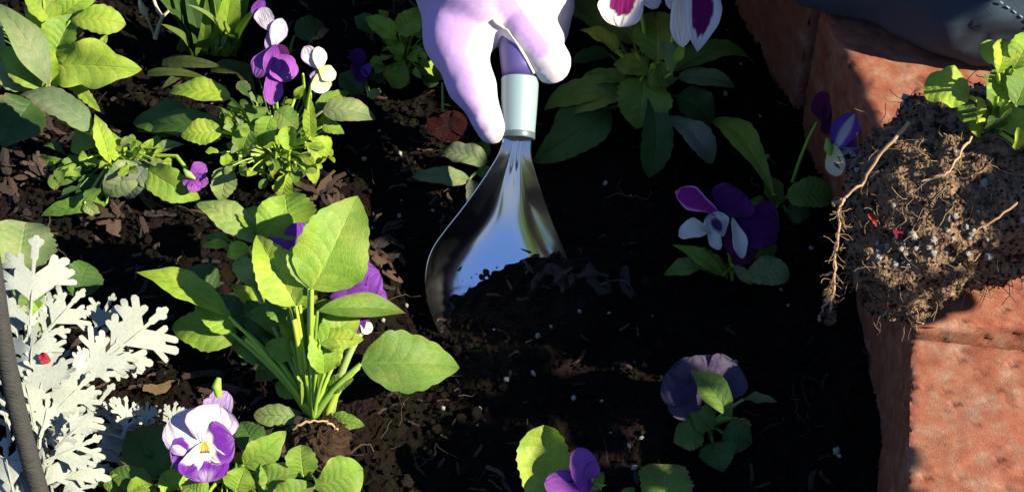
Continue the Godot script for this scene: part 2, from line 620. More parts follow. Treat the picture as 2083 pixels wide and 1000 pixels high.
# small leaves scattered through a clump
func filler(p: Node3D, count: int, cx: float, cy: float, rx: float, ry: float, h0: float, h1: float, ln: float, w: float, tones: Array, kind := "spoon"):
	for k in count:
		var a := rng.randf() * TAU
		var r := sqrt(rng.randf())
		var x := cx + cos(a) * r * rx
		var y := cy + sin(a) * r * ry
		var h := rng.randf_range(h0, h1)
		var d := a + rng.randf_range(-0.9, 0.9)
		var l := ln * rng.randf_range(0.6, 1.3)
		var hh := h + rng.randf_range(-0.006, 0.01)
		L(p, x, y, h, x + cos(d) * l, y + sin(d) * l * 0.8, hh, w * rng.randf_range(0.7, 1.25), tones[k % tones.size()],
			{"k": kind, "nu": 7, "nv": 13, "teeth": 5.0, "deep": 0.14, "roll": rng.randf_range(-45, 45), "curl": rng.randf_range(0.0, 0.9), "fold": rng.randf_range(0.0, 0.5), "sr": 0.0005, "n": Vector3(rng.randf_range(-0.5, 0.6), rng.randf_range(-0.1, 0.7), 1.0)})

# ------------------------------------------------------------------ bodies: tapered capsules joined smoothly, meshed as surface nets
func capsule(q: Vector3, a: Vector3, b: Vector3, ra: float, rb: float) -> float:
	var ab := b - a
	var t := clampf((q - a).dot(ab) / maxf(ab.length_squared(), 1e-9), 0.0, 1.0)
	return q.distance_to(a + ab * t) - lerpf(ra, rb, t)

func skin_mesh(bones: Array, cell: float, k: float, rough: float, rough_freq: float, groups := [[]]) -> ArrayMesh:
	# bones: [a, b, ra, rb, group]; bones of one group join smoothly, groups meet with a crease
	var lo := Vector3.ONE * 1e9
	var hi := -lo
	for b in bones:
		for e in 2:
			var rr: float = b[2 + e] + cell * 3.0 + k
			lo = lo.min(b[e] - Vector3.ONE * rr)
			hi = hi.max(b[e] + Vector3.ONE * rr)
	var nx := int((hi.x - lo.x) / cell) + 2
	var ny := int((hi.y - lo.y) / cell) + 2
	var nz := int((hi.z - lo.z) / cell) + 2
	var total := nx * ny * nz
	var names := {}
	for b in bones: names[b[4]] = true
	var field := PackedFloat32Array()
	field.resize(total)
	field.fill(1.0)
	for g in names:
		var part := PackedFloat32Array()
		part.resize(total)
		part.fill(1.0)
		for b in bones:
			if b[4] != g: continue
			var m: float = maxf(b[2], b[3]) + k + cell * 2.5
			var l2: Vector3 = (b[0].min(b[1]) - Vector3.ONE * m - lo) / cell
			var h2: Vector3 = (b[0].max(b[1]) + Vector3.ONE * m - lo) / cell
			var A: Vector3 = b[0]
			var B: Vector3 = b[1]
			var RA: float = b[2]
			var RB: float = b[3]
			for z in range(maxi(int(l2.z), 0), mini(int(h2.z) + 1, nz)):
				for y in range(maxi(int(l2.y), 0), mini(int(h2.y) + 1, ny)):
					var row := (z * ny + y) * nx
					for x in range(maxi(int(l2.x), 0), mini(int(h2.x) + 1, nx)):
						var d := capsule(lo + Vector3(x, y, z) * cell, A, B, RA, RB)
						var e := part[row + x]
						var w := maxf(k - absf(d - e), 0.0) / k
						part[row + x] = minf(d, e) - w * w * k * 0.25
		for q in total:
			if part[q] < field[q]: field[q] = part[q]
	if rough > 0.0:
		for z in nz:
			for y in ny:
				for x in nx:
					var q := (z * ny + y) * nx + x
					if absf(field[q]) < cell * 4.0:
						var w := (lo + Vector3(x, y, z) * cell) * rough_freq
						field[q] += wob.get_noise_3d(w.x, w.y, w.z) * rough
	var vid := {}
	var verts := PackedVector3Array()
	var norms := PackedVector3Array()
	var idx := PackedInt32Array()
	var step := [1, nx, nx * ny]
	for z in nz - 1:
		for y in ny - 1:
			for x in nx - 1:
				var q := (z * ny + y) * nx + x
				var f0 := field[q]
				if f0 > cell * 3.0: continue
				var inside := 0
				var c := PackedFloat32Array()
				for e in 8:
					var f := field[q + (e & 1) + ((e >> 1) & 1) * nx + (e >> 2) * nx * ny]
					c.append(f)
					if f < 0.0: inside += 1
				if inside == 0 or inside == 8: continue
				var sum := Vector3.ZERO
				var cnt := 0
				for e in 8:
					for ax in 3:
						if e & (1 << ax): continue
						var e2 := e | (1 << ax)
						if (c[e] < 0.0) == (c[e2] < 0.0): continue
						var t := c[e] / (c[e] - c[e2])
						var p := Vector3(e & 1, (e >> 1) & 1, e >> 2)
						p[ax] += t
						sum += p
						cnt += 1
				vid[q] = verts.size()
				verts.append(lo + (Vector3(x, y, z) + sum / cnt) * cell)
				norms.append(Vector3(c[1] + c[3] + c[5] + c[7] - c[0] - c[2] - c[4] - c[6], c[2] + c[3] + c[6] + c[7] - c[0] - c[1] - c[4] - c[5], c[4] + c[5] + c[6] + c[7] - c[0] - c[1] - c[2] - c[3]).normalized())
	for q in vid:
		for ax in 3:
			var s0: int = step[(ax + 1) % 3]
			var s1: int = step[(ax + 2) % 3]
			if q - s0 < 0 or q - s1 < 0 or q - s0 - s1 < 0: continue
			var fa := field[q]
			var fb := field[q + step[ax]]
			if (fa < 0.0) == (fb < 0.0): continue
			if not (vid.has(q - s0) and vid.has(q - s1) and vid.has(q - s0 - s1)): continue
			var a: int = vid[q]
			var b: int = vid[q - s0]
			var d: int = vid[q - s1]
			var e: int = vid[q - s0 - s1]
			if fa < 0.0:
				idx.append_array([a, e, b, a, d, e])
			else:
				idx.append_array([a, b, e, a, e, d])
	var arr := []
	arr.resize(Mesh.ARRAY_MAX)
	arr[Mesh.ARRAY_VERTEX] = verts
	arr[Mesh.ARRAY_NORMAL] = norms
	arr[Mesh.ARRAY_INDEX] = idx
	var m := ArrayMesh.new()
	m.add_surface_from_arrays(Mesh.PRIMITIVE_TRIANGLES, arr)
	return m

func chain(pts: Array, radii: Array, group: String) -> Array:
	var out := []
	for k in pts.size() - 1:
		out.append([pts[k], pts[k + 1], radii[k], radii[k + 1], group])
	return out

func moved(bones: Array, by: Vector3, grow: float) -> Array:
	return bones.map(func(b): return [b[0] - by, b[1] - by, b[2] + grow, b[3] + grow, b[4]])

# ------------------------------------------------------------------ the scene
func _ready():
	rng.seed = 4711
	set_up_view()
	make_materials()
	soil_noise = noise(0.09, 3, FastNoiseLite.TYPE_SIMPLEX_SMOOTH, 5)
	soil_fine = noise(0.9, 4, FastNoiseLite.TYPE_SIMPLEX_SMOOTH, 4)
	wob = noise(1.0, 6, FastNoiseLite.TYPE_SIMPLEX_SMOOTH, 3)
	build_ground()
	build_edging()
	build_person()
	build_trowel()
	build_root_clump()
	build_plants()
	build_silver_plant()
	build_litter()
	build_shading_plant()

func set_up_view():
	var cam := Camera3D.new()
	cam.name = "camera"
	var pitch := deg_to_rad(50.0)
	var dist := 1.1
	add_child(cam)
	cam.position = Vector3(0, sin(pitch), cos(pitch)) * dist
	cam.look_at_from_position(cam.position, Vector3.ZERO)
	cam.fov = rad_to_deg(2.0 * atan(0.1392 / dist))
	cam.near = 0.02
	cam.far = 200.0
	cam_pos = cam.position
	c_right = cam.basis.x
	c_up = cam.basis.y
	c_to = cam.basis.z
	half_v = 0.1392 / dist
	half_h = half_v * 1024.0 / 491.0
	var env := Environment.new()
	env.background_mode = Environment.BG_SKY
	var sky := Sky.new()
	var sm := ProceduralSkyMaterial.new()
	sm.sky_top_color = Color(0.25, 0.36, 0.55)
	sm.sky_horizon_color = Color(0.48, 0.49, 0.46)
	sm.sky_curve = 0.12
	sm.ground_bottom_color = Color(0.12, 0.12, 0.1)
	sm.ground_horizon_color = Color(0.3, 0.3, 0.28)
	sky.sky_material = sm
	env.sky = sky
	env.background_energy_multiplier = 1.0
	env.tonemap_mode = Environment.TONE_MAPPER_LINEAR
	env.tonemap_exposure = 2.8
	env.sdfgi_enabled = true
	env.ssao_enabled = true
	env.ssil_enabled = true
	var we := WorldEnvironment.new()
	we.name = "world_environment"
	we.environment = env
	add_child(we)
	var sun := DirectionalLight3D.new()
	sun.name = "sun"
	sun.light_energy = 1.6
	sun.light_color = Color(1.0, 0.95, 0.86)
	sun.light_angular_distance = 0.65
	sun.shadow_enabled = true
	add_child(sun)
	sun.look_at_from_position(Vector3.ZERO, -SUN)

const SUN := Vector3(0.76, 0.62, 0.31)       # towards the sun

func bump(px: float, py: float, radius_px: float, high: float):
	var g := at(px, py, 0.0)
	BUMPS.append(Vector4(g.x, g.z, radius_px * PX, high))

func build_ground():
	bump(1230, 600, 110, 0.016)      # soil heaped beside the blade
	cut_l = at(888, 692, -0.017)
	cut_r = at(1150, 537, 0.015)
	bump(650, 905, 60, 0.014)
	bump(1350, 700, 200, -0.006)
	bump(100, 400, 160, 0.006)
	bump(300, 720, 120, 0.004)
	bump(1650, 650, 200, -0.008)
	var x0 := -0.55
	var x1 := 0.36
	var z0 := -0.5
	var z1 := 0.42
	var step := 0.003
	var nu := int((x1 - x0) / step) + 1
	var nv := int((z1 - z0) / step) + 1
	var p := PackedVector3Array()
	var cols := PackedColorArray()
	for b in nv:
		for a in nu:
			var x := x0 + a * step
			var z := z1 - b * step
			var f := soil_fine.get_noise_2d(x * 100.0, z * 100.0)
			var y := soil_y(x, z) + absf(f) * 0.005 - 0.001
			p.append(Vector3(x, y, z))
			var w := 0.85 + 0.7 * soil_noise.get_noise_2d(x * 260.0 + 50.0, z * 260.0)
			cols.append(Color(0.009 * w, 0.0062 * w, 0.0042 * w))
	var mb := MB.new()
	mb.grid(p, nu, nv, cols)
	structure(mb.mesh(), "soil", M.soil, "dark crumbly potting soil of the garden bed")
	# the garden round the bed
	var around := MB.new()
	var q := PackedVector3Array()
	for b in 2:
		for a in 2:
			q.append(Vector3(-30 + 60 * a, -0.03, 30 - 60 * b))
	around.grid(q, 2, 2, PackedColorArray([Color(0.05, 0.045, 0.03)]))
	structure(around.mesh(), "ground", M.crumb, "earth of the garden round the bed")

# one brick between two points of its top inner edge; the body lies to the right of that line
func brick(parent: Node3D, a: Vector3, b: Vector3, deep: float, high: float, sd: float, tone: Color, lime: float):
	var mb := MB.new()
	var along := b - a
	var ln := along.length()
	along /= ln
	var out := along.cross(Vector3.UP).normalized()
	if out.x < 0.0: out = -out
	var ds := Vector3(ln, high, deep)
	var faces := [[along, out, Vector3.UP, 0.0], [along, Vector3.UP, -out, 0.0], [along, Vector3.UP, out, 1.0], [out, Vector3.UP, along, 1.0], [out, Vector3.UP, -along, 0.0]]
	var c := a + along * ln * 0.5 + out * deep * 0.5 - Vector3.UP * high * 0.5
	for f in faces:
		var fu: Vector3 = f[0]
		var fv: Vector3 = f[1]
		var fn: Vector3 = f[2]
		if fu.cross(fv).dot(fn) > 0.0: fu = -fu     # keep the front outwards
		var su := absf(fu.dot(along)) * ln + absf(fu.dot(out)) * deep
		var sv := absf(fv.dot(Vector3.UP)) * high + absf(fv.dot(out)) * deep
		var sn := absf(fn.dot(Vector3.UP)) * high + absf(fn.dot(out)) * deep + absf(fn.dot(along)) * ln
		var n1 := int(su / 0.0022) + 2
		var n2 := int(sv / 0.0022) + 2
		var pts := PackedVector3Array()
		var cols := PackedColorArray()
		for j in n2:
			for i in n1:
				var q := fu * su * (float(i) / (n1 - 1) - 0.5) + fv * sv * (float(j) / (n2 - 1) - 0.5) + fn * sn * 0.5
				# rounded, chipped edges
				var l := Vector3(q.dot(along), q.y, q.dot(out))
				var half := ds * 0.5
				var chip := wob.get_noise_3d(q.x * 260.0 + sd * 50.0, q.y * 260.0, q.z * 260.0)
				var r := 0.003 + maxf(0.0, chip) * 0.006
				var inner := half - Vector3.ONE * r
				var cl := l.clamp(-inner, inner)
				var e := l - cl
				if e.length() > 1e-6: l = cl + e.normalized() * minf(e.length(), r)
				var big := wob.get_noise_3d(q.x * 45.0 + sd * 9.0, q.y * 45.0, q.z * 45.0)
				var fine := wob.get_noise_3d(q.x * 420.0 + sd * 30.0, q.y * 420.0, q.z * 420.0)
				var pit := maxf(0.0, wob.get_noise_3d(q.x * 190.0 - sd * 7.0, q.y * 150.0, q.z * 120.0) - 0.38)
				var blob := maxf(0.0, wob.get_noise_3d(q.x * 130.0 + sd * 17.0, q.y * 130.0, q.z * 170.0 + 5.0) - 0.4)
				var disp := big * 0.0012 + fine * 0.0002 - pit * 0.008 + blob * 0.005
				var w := c + along * l.x + Vector3.UP * l.y + out * l.z + fn * disp
				pts.append(w - parent.position)
				var f2 := 1.0 + 0.25 * big
				var col := Color(tone.r * f2, tone.g * f2, tone.b * f2)
				# lime bloom along one end, pits are darker
				var near := smoothstep(0.02, 0.005, absf(l.x + half.x) + 0.009 * big) * lime
				col = col.lerp(Color(1.5, 3.2, 4.6), clampf(near * (0.75 + fine), 0.0, 0.75))
				col = col.lerp(Color(0.3, 0.3, 0.3), clampf(pit * 3.0, 0.0, 0.7))
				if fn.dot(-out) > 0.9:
					col = col.lerp(Color(0.66, 0.6, 0.42), clampf(0.45 + big, 0.0, 0.8))   # shade of the inner face painted in as a darker, warmer tone
				cols.append(col)
		mb.grid(pts, n1, n2, cols)
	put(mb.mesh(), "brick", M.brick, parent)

func build_edging():
	var h := 0.1
	var a0 := at(1830, 1230, h)
	var a1 := at(1841, 985, h)
	var a2 := at(1850, 682, h)
	var a3 := at(1856, 667, h)
	var a4 := at(1792, 318, h)
	var a5 := at(1790, 300, h)
	var a6 := at(1668, 5, h)
	var a7 := at(1655, -20, h)
	var a8 := at(1470, -330, h)
	var e := thing("brick_edging", "weathered red brick edging with a dark inner face along the bed", "edging", Vector3(a2.x, 0, a2.z))
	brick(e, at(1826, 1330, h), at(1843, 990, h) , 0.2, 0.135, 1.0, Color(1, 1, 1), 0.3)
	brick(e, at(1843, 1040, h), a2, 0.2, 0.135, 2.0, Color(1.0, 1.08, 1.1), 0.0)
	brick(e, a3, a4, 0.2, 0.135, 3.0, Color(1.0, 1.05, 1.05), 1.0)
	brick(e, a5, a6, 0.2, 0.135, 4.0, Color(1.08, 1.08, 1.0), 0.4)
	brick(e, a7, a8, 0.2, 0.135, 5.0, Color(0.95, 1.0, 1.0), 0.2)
	# mortar bed between and under the bricks
	var mb := MB.new()
	var line := [at(1856, 1300, h - 0.02), at(1866, 985, h - 0.02), at(1870, 675, h - 0.02), at(1815, 310, h - 0.02), at(1690, 0, h - 0.02), at(1500, -320, h - 0.02)]
	var pts := PackedVector3Array()
	for b in line.size():
		for k in 4:
			var q: Vector3 = line[b]
			var o := [Vector3(0, -0.12, 0), Vector3(0, 0, 0), Vector3(0.18, 0, 0.02), Vector3(0.18, -0.12, 0.02)]
			pts.append(q + o[k] - e.position)
	mb.grid(pts, 4, line.size(), PackedColorArray([Color.WHITE]))
	put(mb.mesh(), "mortar", M.mortar, e)
	# paving behind the edging
	var pv := MB.new()
	var pp := PackedVector3Array()
	for b in 2:
		for a in 4:
			pp.append([Vector3(0.43, -0.03, 0), Vector3(0.43, 0.085, 0), Vector3(3, 0.085, 0), Vector3(3, -0.03, 0)][a] + Vector3(0, 0, 1.5 - 4.0 * b))
	pv.grid(pp, 4, 2, PackedColorArray([Color.WHITE]))
	structure(pv.mesh(), "path", M.mortar, "garden path behind the brick edging")

# ------------------------------------------------------------------ person
func build_person():
	var root := thing("person", "person kneeling behind the bed in dark jeans with a lavender garden glove", "person", Vector3(0.1, 0.085, -0.35))
	var by := root.position
	# legs: the left thigh runs towards the right of the bed, shin folded under it
	var lean_a := at(1690, -26, 0.115) + Vector3(0, 0.64, -0.77) * 0.04
	var lean_b := at(2000, 98, 0.108) + Vector3(0, 0.64, -0.77) * 0.04
	var knee_l := Vector3(0.305, 0.128, -0.072)
	var hip_l := lean_a - (lean_b - lean_a) / (lean_b.x - lean_a.x) * 0.18 + Vector3(0, 0, -0.12)
	var ankle_l := Vector3(0.13, 0.125, -0.3)
	var pelvis := hip_l + Vector3(-0.07, 0.04, -0.05)
	var hip_r := pelvis + Vector3(-0.09, 0, -0.02)
	var knee_r := hip_r + Vector3(-0.2, -0.1, -0.12)
	var ankle_r := hip_r + Vector3(0.08, -0.12, -0.3)
	var chest := Vector3(0.08, 0.63, -0.13)
	var neck := chest + Vector3(0.0, 0.17, 0.05)
	var head := neck + Vector3(0.0, 0.11, 0.06)
	var sh_l := Vector3(0.27, 0.74, -0.1)
	var sh_r := Vector3(-0.11, 0.7, -0.12)
	var wrist_r := at(975, -215, 0.132)
	var elbow_r := Vector3(-0.15, 0.42, -0.2)
	var hand_l := Vector3(0.425, 0.325, 0.16)
	var wrist_l := Vector3(0.448, 0.352, 0.115)
	var elbow_l := Vector3(0.53, 0.44, 0.03)
	var legs := []
	legs += chain([pelvis, hip_l, lean_a, lean_b, knee_l], [0.12, 0.07, 0.042, 0.041, 0.042], "leg_l")
	legs += chain([knee_l, ankle_l], [0.04, 0.034], "shin_l")
	legs += chain([pelvis, hip_r, knee_r], [0.13, 0.095, 0.065], "leg_l")
	legs += chain([knee_r, ankle_r], [0.06, 0.045], "shin_r")
	var torso := chain([pelvis, chest, neck], [0.125, 0.13, 0.06], "torso")
	torso += chain([chest + Vector3(0, 0.08, 0), sh_l, elbow_l, wrist_l], [0.11, 0.046, 0.036, 0.031], "torso")
	torso += chain([chest + Vector3(0, 0.08, 0), sh_r, elbow_r, wrist_r], [0.11, 0.062, 0.046, 0.034], "torso")
	var skull := chain([neck, head + Vector3(0, -0.05, 0.02)], [0.05, 0.055], "torso") + chain([head, head + Vector3(0, 0.03, -0.02)], [0.078, 0.088], "torso")
	skull += chain([head + Vector3(0, -0.01, 0.085), head + Vector3(0, -0.035, 0.1)], [0.01, 0.014], "torso")
	skull += chain([head + Vector3(-0.085, -0.02, 0.0), head + Vector3(-0.09, 0.02, -0.005)], [0.012, 0.016], "torso")
	skull += chain([head + Vector3(0.085, -0.02, 0.0), head + Vector3(0.09, 0.02, -0.005)], [0.012, 0.016], "torso")
	var body := []
	for b in legs + torso + skull:
		body.append([b[0], b[1], b[2] * 0.9, b[3] * 0.9, "body"])
	var bm := put(skin_mesh(moved(body, by, 0.0), 0.016, 0.03, 0.0, 0.0), "body", M.skin, root)
	bm.set_meta("label", "kneeling body of the person behind the bed")
	put(skin_mesh(moved(legs, by, 0.003), 0.006, 0.02, 0.005, 30.0), "jeans", M.denim, root)
	put(skin_mesh(moved(torso.slice(0, 1) + torso.slice(2), by, 0.005), 0.015, 0.03, 0.008, 15.0), "jacket", M.jacket, root)
	var hair := chain([head + Vector3(0, 0.04, -0.03), head + Vector3(0, -0.05, -0.06)], [0.092, 0.075], "hair")
	put(skin_mesh(moved(hair, by, 0.0), 0.012, 0.02, 0.01, 40.0), "hair", M.hair, root)
	# stitched side seam of the jeans, seen in the top right corner
	var seam := MB.new()
	var line := []
	for k in 25:
		var t := k / 24.0
		line.append(on_bones(legs, lerpf(1980, 2140, t), lerpf(-35, 78, t), 0.0085) - by)
	for k in 24:
		if k % 2 == 0: seam.tube([line[k], (line[k] + line[k + 1]) * 0.5, line[k + 1]], [0.00045], 6, Color.WHITE)
	put(seam.mesh(), "seam_stitching", M.thread, root)
	# left glove, out past the right of the picture
	var lg := chain([wrist_l, hand_l], [0.036, 0.04], "palm")
	for f in 4:
		var s := hand_l + Vector3(-0.03, -0.012 + 0.004 * f, -0.03 + 0.021 * f)
		lg += chain([s, s + Vector3(-0.005, -0.04, 0.0), s + Vector3(0.015, -0.065, 0.003)], [0.0115, 0.0105, 0.009], "finger%d" % f)
	lg += chain([hand_l + Vector3(0.0, -0.02, 0.03), hand_l + Vector3(-0.02, -0.05, 0.045), hand_l + Vector3(-0.03, -0.07, 0.03)], [0.013, 0.012, 0.01], "thumb")
	var left := skin_mesh(moved(lg, by, 0.0), 0.004, 0.012, 0.0014, 60.0).surface_get_arrays(0)
	var tone := PackedColorArray()
	tone.resize(left[Mesh.ARRAY_VERTEX].size())
	tone.fill(Color(0.39, 0.25, 0.51))
	left[Mesh.ARRAY_COLOR] = tone
	var lm := ArrayMesh.new()
	lm.add_surface_from_arrays(Mesh.PRIMITIVE_TRIANGLES, left)
	put(lm, "glove", M.glove, root)
	# right glove: fingers down the far side of the handle, index along the ferrule, thumb closing on it
	var g := []
	var H := 0.112
	g += chain([wrist_r, at(985, -60, 0.112)], [0.036, 0.040], "hand")
	g += chain([at(948, -35, 0.107), at(944, 40, 0.095)], [0.026, 0.022], "hand")
	g += chain([at(990, -40, 0.112), at(1035, 5, 0.099)], [0.03, 0.02], "hand")
	g += chain([at(955, 0, 0.097), at(926, 78, 0.094), at(958, 168, 0.083), at(1000, 262, 0.070)], [0.021, 0.0155, 0.0115, 0.008], "hand")          # index
	g += chain([at(1000, -30, 0.105), at(1068, 48, 0.102), at(1122, 128, 0.090)], [0.021, 0.0125, 0.0112], "thumb")
	g += chain([at(1060, -70, 0.089), at(1117, 10, 0.077), at(1110, 60, 0.069), at(1080, 95, 0.065)], [0.016, 0.0125, 0.011, 0.0095], "middle")
	g += chain([at(1050, -130, 0.095), at(1122, -70, 0.081), at(1117, -10, 0.071), at(1085, 20, 0.069)], [0.016, 0.0125, 0.011, 0.0095], "ring")
	g += chain([at(1040, -190, 0.102), at(1112, -140, 0.089), at(1107, -90, 0.079), at(1085, -60, 0.077)], [0.015, 0.0115, 0.0105, 0.009], "little")
	put(two_tone(skin_mesh(moved(g, by, 0.0), 0.0022, 0.009, 0.0009, 45.0), by), "glove", M.glove, root)
	for path in [[[1004, 40], [1016, 50], [1034, 62], [1052, 88], [1072, 122], [1090, 156]]]:
		var sm := MB.new()
		var pts := []
		for k in path.size() - 1:
			for j in 5:
				var f := j / 5.0
				pts.append(on_bones(g, lerpf(path[k][0], path[k + 1][0], f), lerpf(path[k][1], path[k + 1][1], f), 0.0012) - by)
		sm.tube(pts, [0.00075], 6, Color.WHITE)
		put(sm.mesh(), "glove_seam", M.trim, root)

func pixel(q: Vector3) -> Vector2:
	var v := q - cam_pos
	var d := -v.dot(c_to)
	return Vector2(1041.5 + v.dot(c_right) / d / half_h * 1041.5, 500.0 - v.dot(c_up) / d / half_v * 500.0)

# the glove is lavender cloth with a white dipped palm, fingertips and thumb edge
func two_tone(m: ArrayMesh, by: Vector3) -> ArrayMesh:
	var arr := m.surface_get_arrays(0)
	var pts: PackedVector3Array = arr[Mesh.ARRAY_VERTEX]
	var cols := PackedColorArray()
	var line := [Vector2(1000, -300), Vector2(980, 40), Vector2(956, 110), Vector2(974, 180), Vector2(990, 290)]
	for p in pts:
		var q := pixel(p + by)
		var x: float = line[4].x
		for k in 4:
			if q.y >= line[k].y and q.y < line[k + 1].y: x = lerpf(line[k].x, line[k + 1].x, (q.y - line[k].y) / (line[k + 1].y - line[k].y))
		var n := wob.get_noise_3d(p.x * 120.0, p.y * 120.0, p.z * 120.0)
		var white := smoothstep(-22.0, 26.0, q.x - x + n * 14.0)
		if q.y < 60.0: white = minf(white, smoothstep(-40.0, 55.0, q.y + (q.x - 1000.0) * 0.5 + n * 14.0))
		var a := Vector2(1030, 10)
		var b := Vector2(1098, 96)
		var t := clampf((q - a).dot(b - a) / (b - a).length_squared(), 0.0, 1.0)
		white = minf(white, smoothstep(17.0, 25.0, q.distance_to(a.lerp(b, t)) + n * 5.0))
		var c := Color(0.39, 0.25, 0.51).lerp(Color(0.5, 0.465, 0.5), white)
		var dirt := smoothstep(0.25, 0.6, wob.get_noise_3d(p.x * 70.0 + 9.0, p.y * 70.0, p.z * 70.0)) * smoothstep(120.0, 280.0, q.y) * 0.55
		cols.append(c.lerp(Color(0.12, 0.085, 0.06), dirt))
	arr[Mesh.ARRAY_COLOR] = cols
	var out := ArrayMesh.new()
	out.add_surface_from_arrays(Mesh.PRIMITIVE_TRIANGLES, arr)
	return out

# the point of a set of bones that the viewer sees at a pixel
func on_bones(bones: Array, px: float, py: float, grow: float) -> Vector3:
	var d := (at(px, py, 0.0) - cam_pos).normalized()
	var far := 0.4
	var best := 1e9
	var found := far
	for s in 90:
		var pt := cam_pos + d * far
		var dist := 1e9
		for b in bones: dist = minf(dist, capsule(pt, b[0], b[1], b[2] + grow, b[3] + grow))
		if dist < best:
			best = dist
			found = far
		if dist < 0.0004: break
		far += maxf(dist * 0.8, 0.0004)
	return cam_pos + d * found

func build_trowel():
	var top := at(1062, -140, 0.124)
	var collar_top := at(1058, 158, 0.083)
	var collar := at(1054, 274, 0.066)
	var tip := at(985, 772, -0.035)
	var t := thing("garden_trowel", "garden trowel with polished steel blade pushed into the dark soil", "trowel", collar)
	var by := collar
	# handle
	var mb := MB.new()
	var pts := []
	var rad := []
	for k in 15:
		var f := k / 14.0
		pts.append(collar_top.lerp(top, f) - by)
		rad.append(0.0098 + 0.0035 * sin(PI * minf(f * 1.15, 1.0)))
	mb.tube(pts, rad, 28, Color.WHITE)
	put(mb.mesh(), "handle", M.handle, t)
	mb = MB.new()
	var d := (collar_top - collar).normalized()
	var l := collar.distance_to(collar_top)
	mb.tube([Vector3.ZERO, d * 0.0005, d * l * 0.2, d * l * 0.6, d * (l - 0.0008), d * l], [0.0085, 0.0092, 0.0095, 0.0101, 0.0104, 0.0099], 32, Color.WHITE)
	put(mb.mesh(), "ferrule", M.ferrule, t)
	mb = MB.new()
	mb.tube([d * -0.0025, d * -0.002, d * 0.001, d * 0.0014], [0.0085, 0.0094, 0.0094, 0.0088], 32, Color.WHITE)
	put(mb.mesh(), "collar_ring", M.ring, t)
	# blade: a scoop swept from a narrow neck
	mb = MB.new()
	var axis := (tip - collar).normalized()
	var face := (c_to * 1.0 + Vector3.UP * 0.05)
	face = (face - axis * face.dot(axis)).normalized()
	face = face.rotated(axis, deg_to_rad(BLADE_TURN))
	var side := face.cross(-axis).normalized()
	var len := collar.distance_to(tip)
	var nu := 33
	var nv := 60
	var width_at := Curve.new()
	for q in [[0.0, 0.0074], [0.07, 0.0082], [0.15, 0.0125], [0.24, 0.0185], [0.33, 0.0252], [0.42, 0.0325], [0.49, 0.0375], [0.56, 0.0398], [0.64, 0.0394], [0.74, 0.0352], [0.84, 0.0272], [0.93, 0.0165], [1.0, 0.0004]]:
		width_at.add_point(Vector2(q[0], q[1]), 0.0, 0.0, Curve.TANGENT_FREE, Curve.TANGENT_FREE)
	for k in range(1, width_at.point_count - 1):
		var m := (width_at.get_point_position(k + 1).y - width_at.get_point_position(k - 1).y) / (width_at.get_point_position(k + 1).x - width_at.get_point_position(k - 1).x)
		width_at.set_point_left_tangent(k, m)
		width_at.set_point_right_tangent(k, m)
	width_at.min_value = 0.0
	width_at.max_value = 1.0
	width_at.bake_resolution = 400
	width_at.bake()
	var front := PackedVector3Array()
	var back := PackedVector3Array()
	for b in nv:
		var f := float(b) / (nv - 1)
		var w: float
		# half width along the blade
		w = width_at.sample_baked(f)
		w = maxf(w, 0.0006)
		var deep := lerpf(0.0095, 0.0165, smoothstep(0.05, 0.5, f)) * smoothstep(1.0, 0.75, f) + 0.0005
		var ridge := 0.0028 * smoothstep(0.4, 0.05, f)
		for a in nu:
			var s := 2.0 * a / (nu - 1) - 1.0
			var arc := deep * (pow(absf(s), lerpf(1.8, 2.6, smoothstep(0.2, 0.6, f)))) - deep * 0.6
			arc += ridge * exp(-pow(s / 0.22, 2.0))
			var q := axis * len * f + side * s * w + face * arc + face * 0.006 * sin(PI * f) * -1.0
			front.append(q)
			back.append(q - face * 0.0016)
	mb.grid(front, nu, nv, PackedColorArray([Color.WHITE]))
	var rev := PackedVector3Array()
	for b in nv:
		for a in nu:
			rev.append(back[b * nu + nu - 1 - a])
	mb.grid(rev, nu, nv, PackedColorArray([Color.WHITE]))
	for s in [0, nu - 1]:
		var edge := PackedVector3Array()
		for b in nv:
			for k in 5:
				var q := front[b * nu + s].lerp(back[b * nu + s], k / 4.0)
				edge.append(q + side * (1.0 if s > 0 else -1.0) * 0.0007 * sin(PI * k / 4.0))
		mb.grid(edge, 5, nv, PackedColorArray([Color.WHITE]))
	put(mb.mesh(), "blade", M.steel, t)
	var dirt := []
	for k in 70:
		var b := int(nv * (0.5 + 0.42 * sqrt(rng.randf())))
		var a := rng.randi() % nu
		dirt.append([front[b * nu + a] + face * 0.0003, rng.randf_range(0.0002, 0.0006), soil_tone(2.5)])
	tag(scatter("soil_crumbs", dirt, clod_mesh(4), M.crumb, t), "", "", "", "stuff")

const BLADE_TURN := 0.0

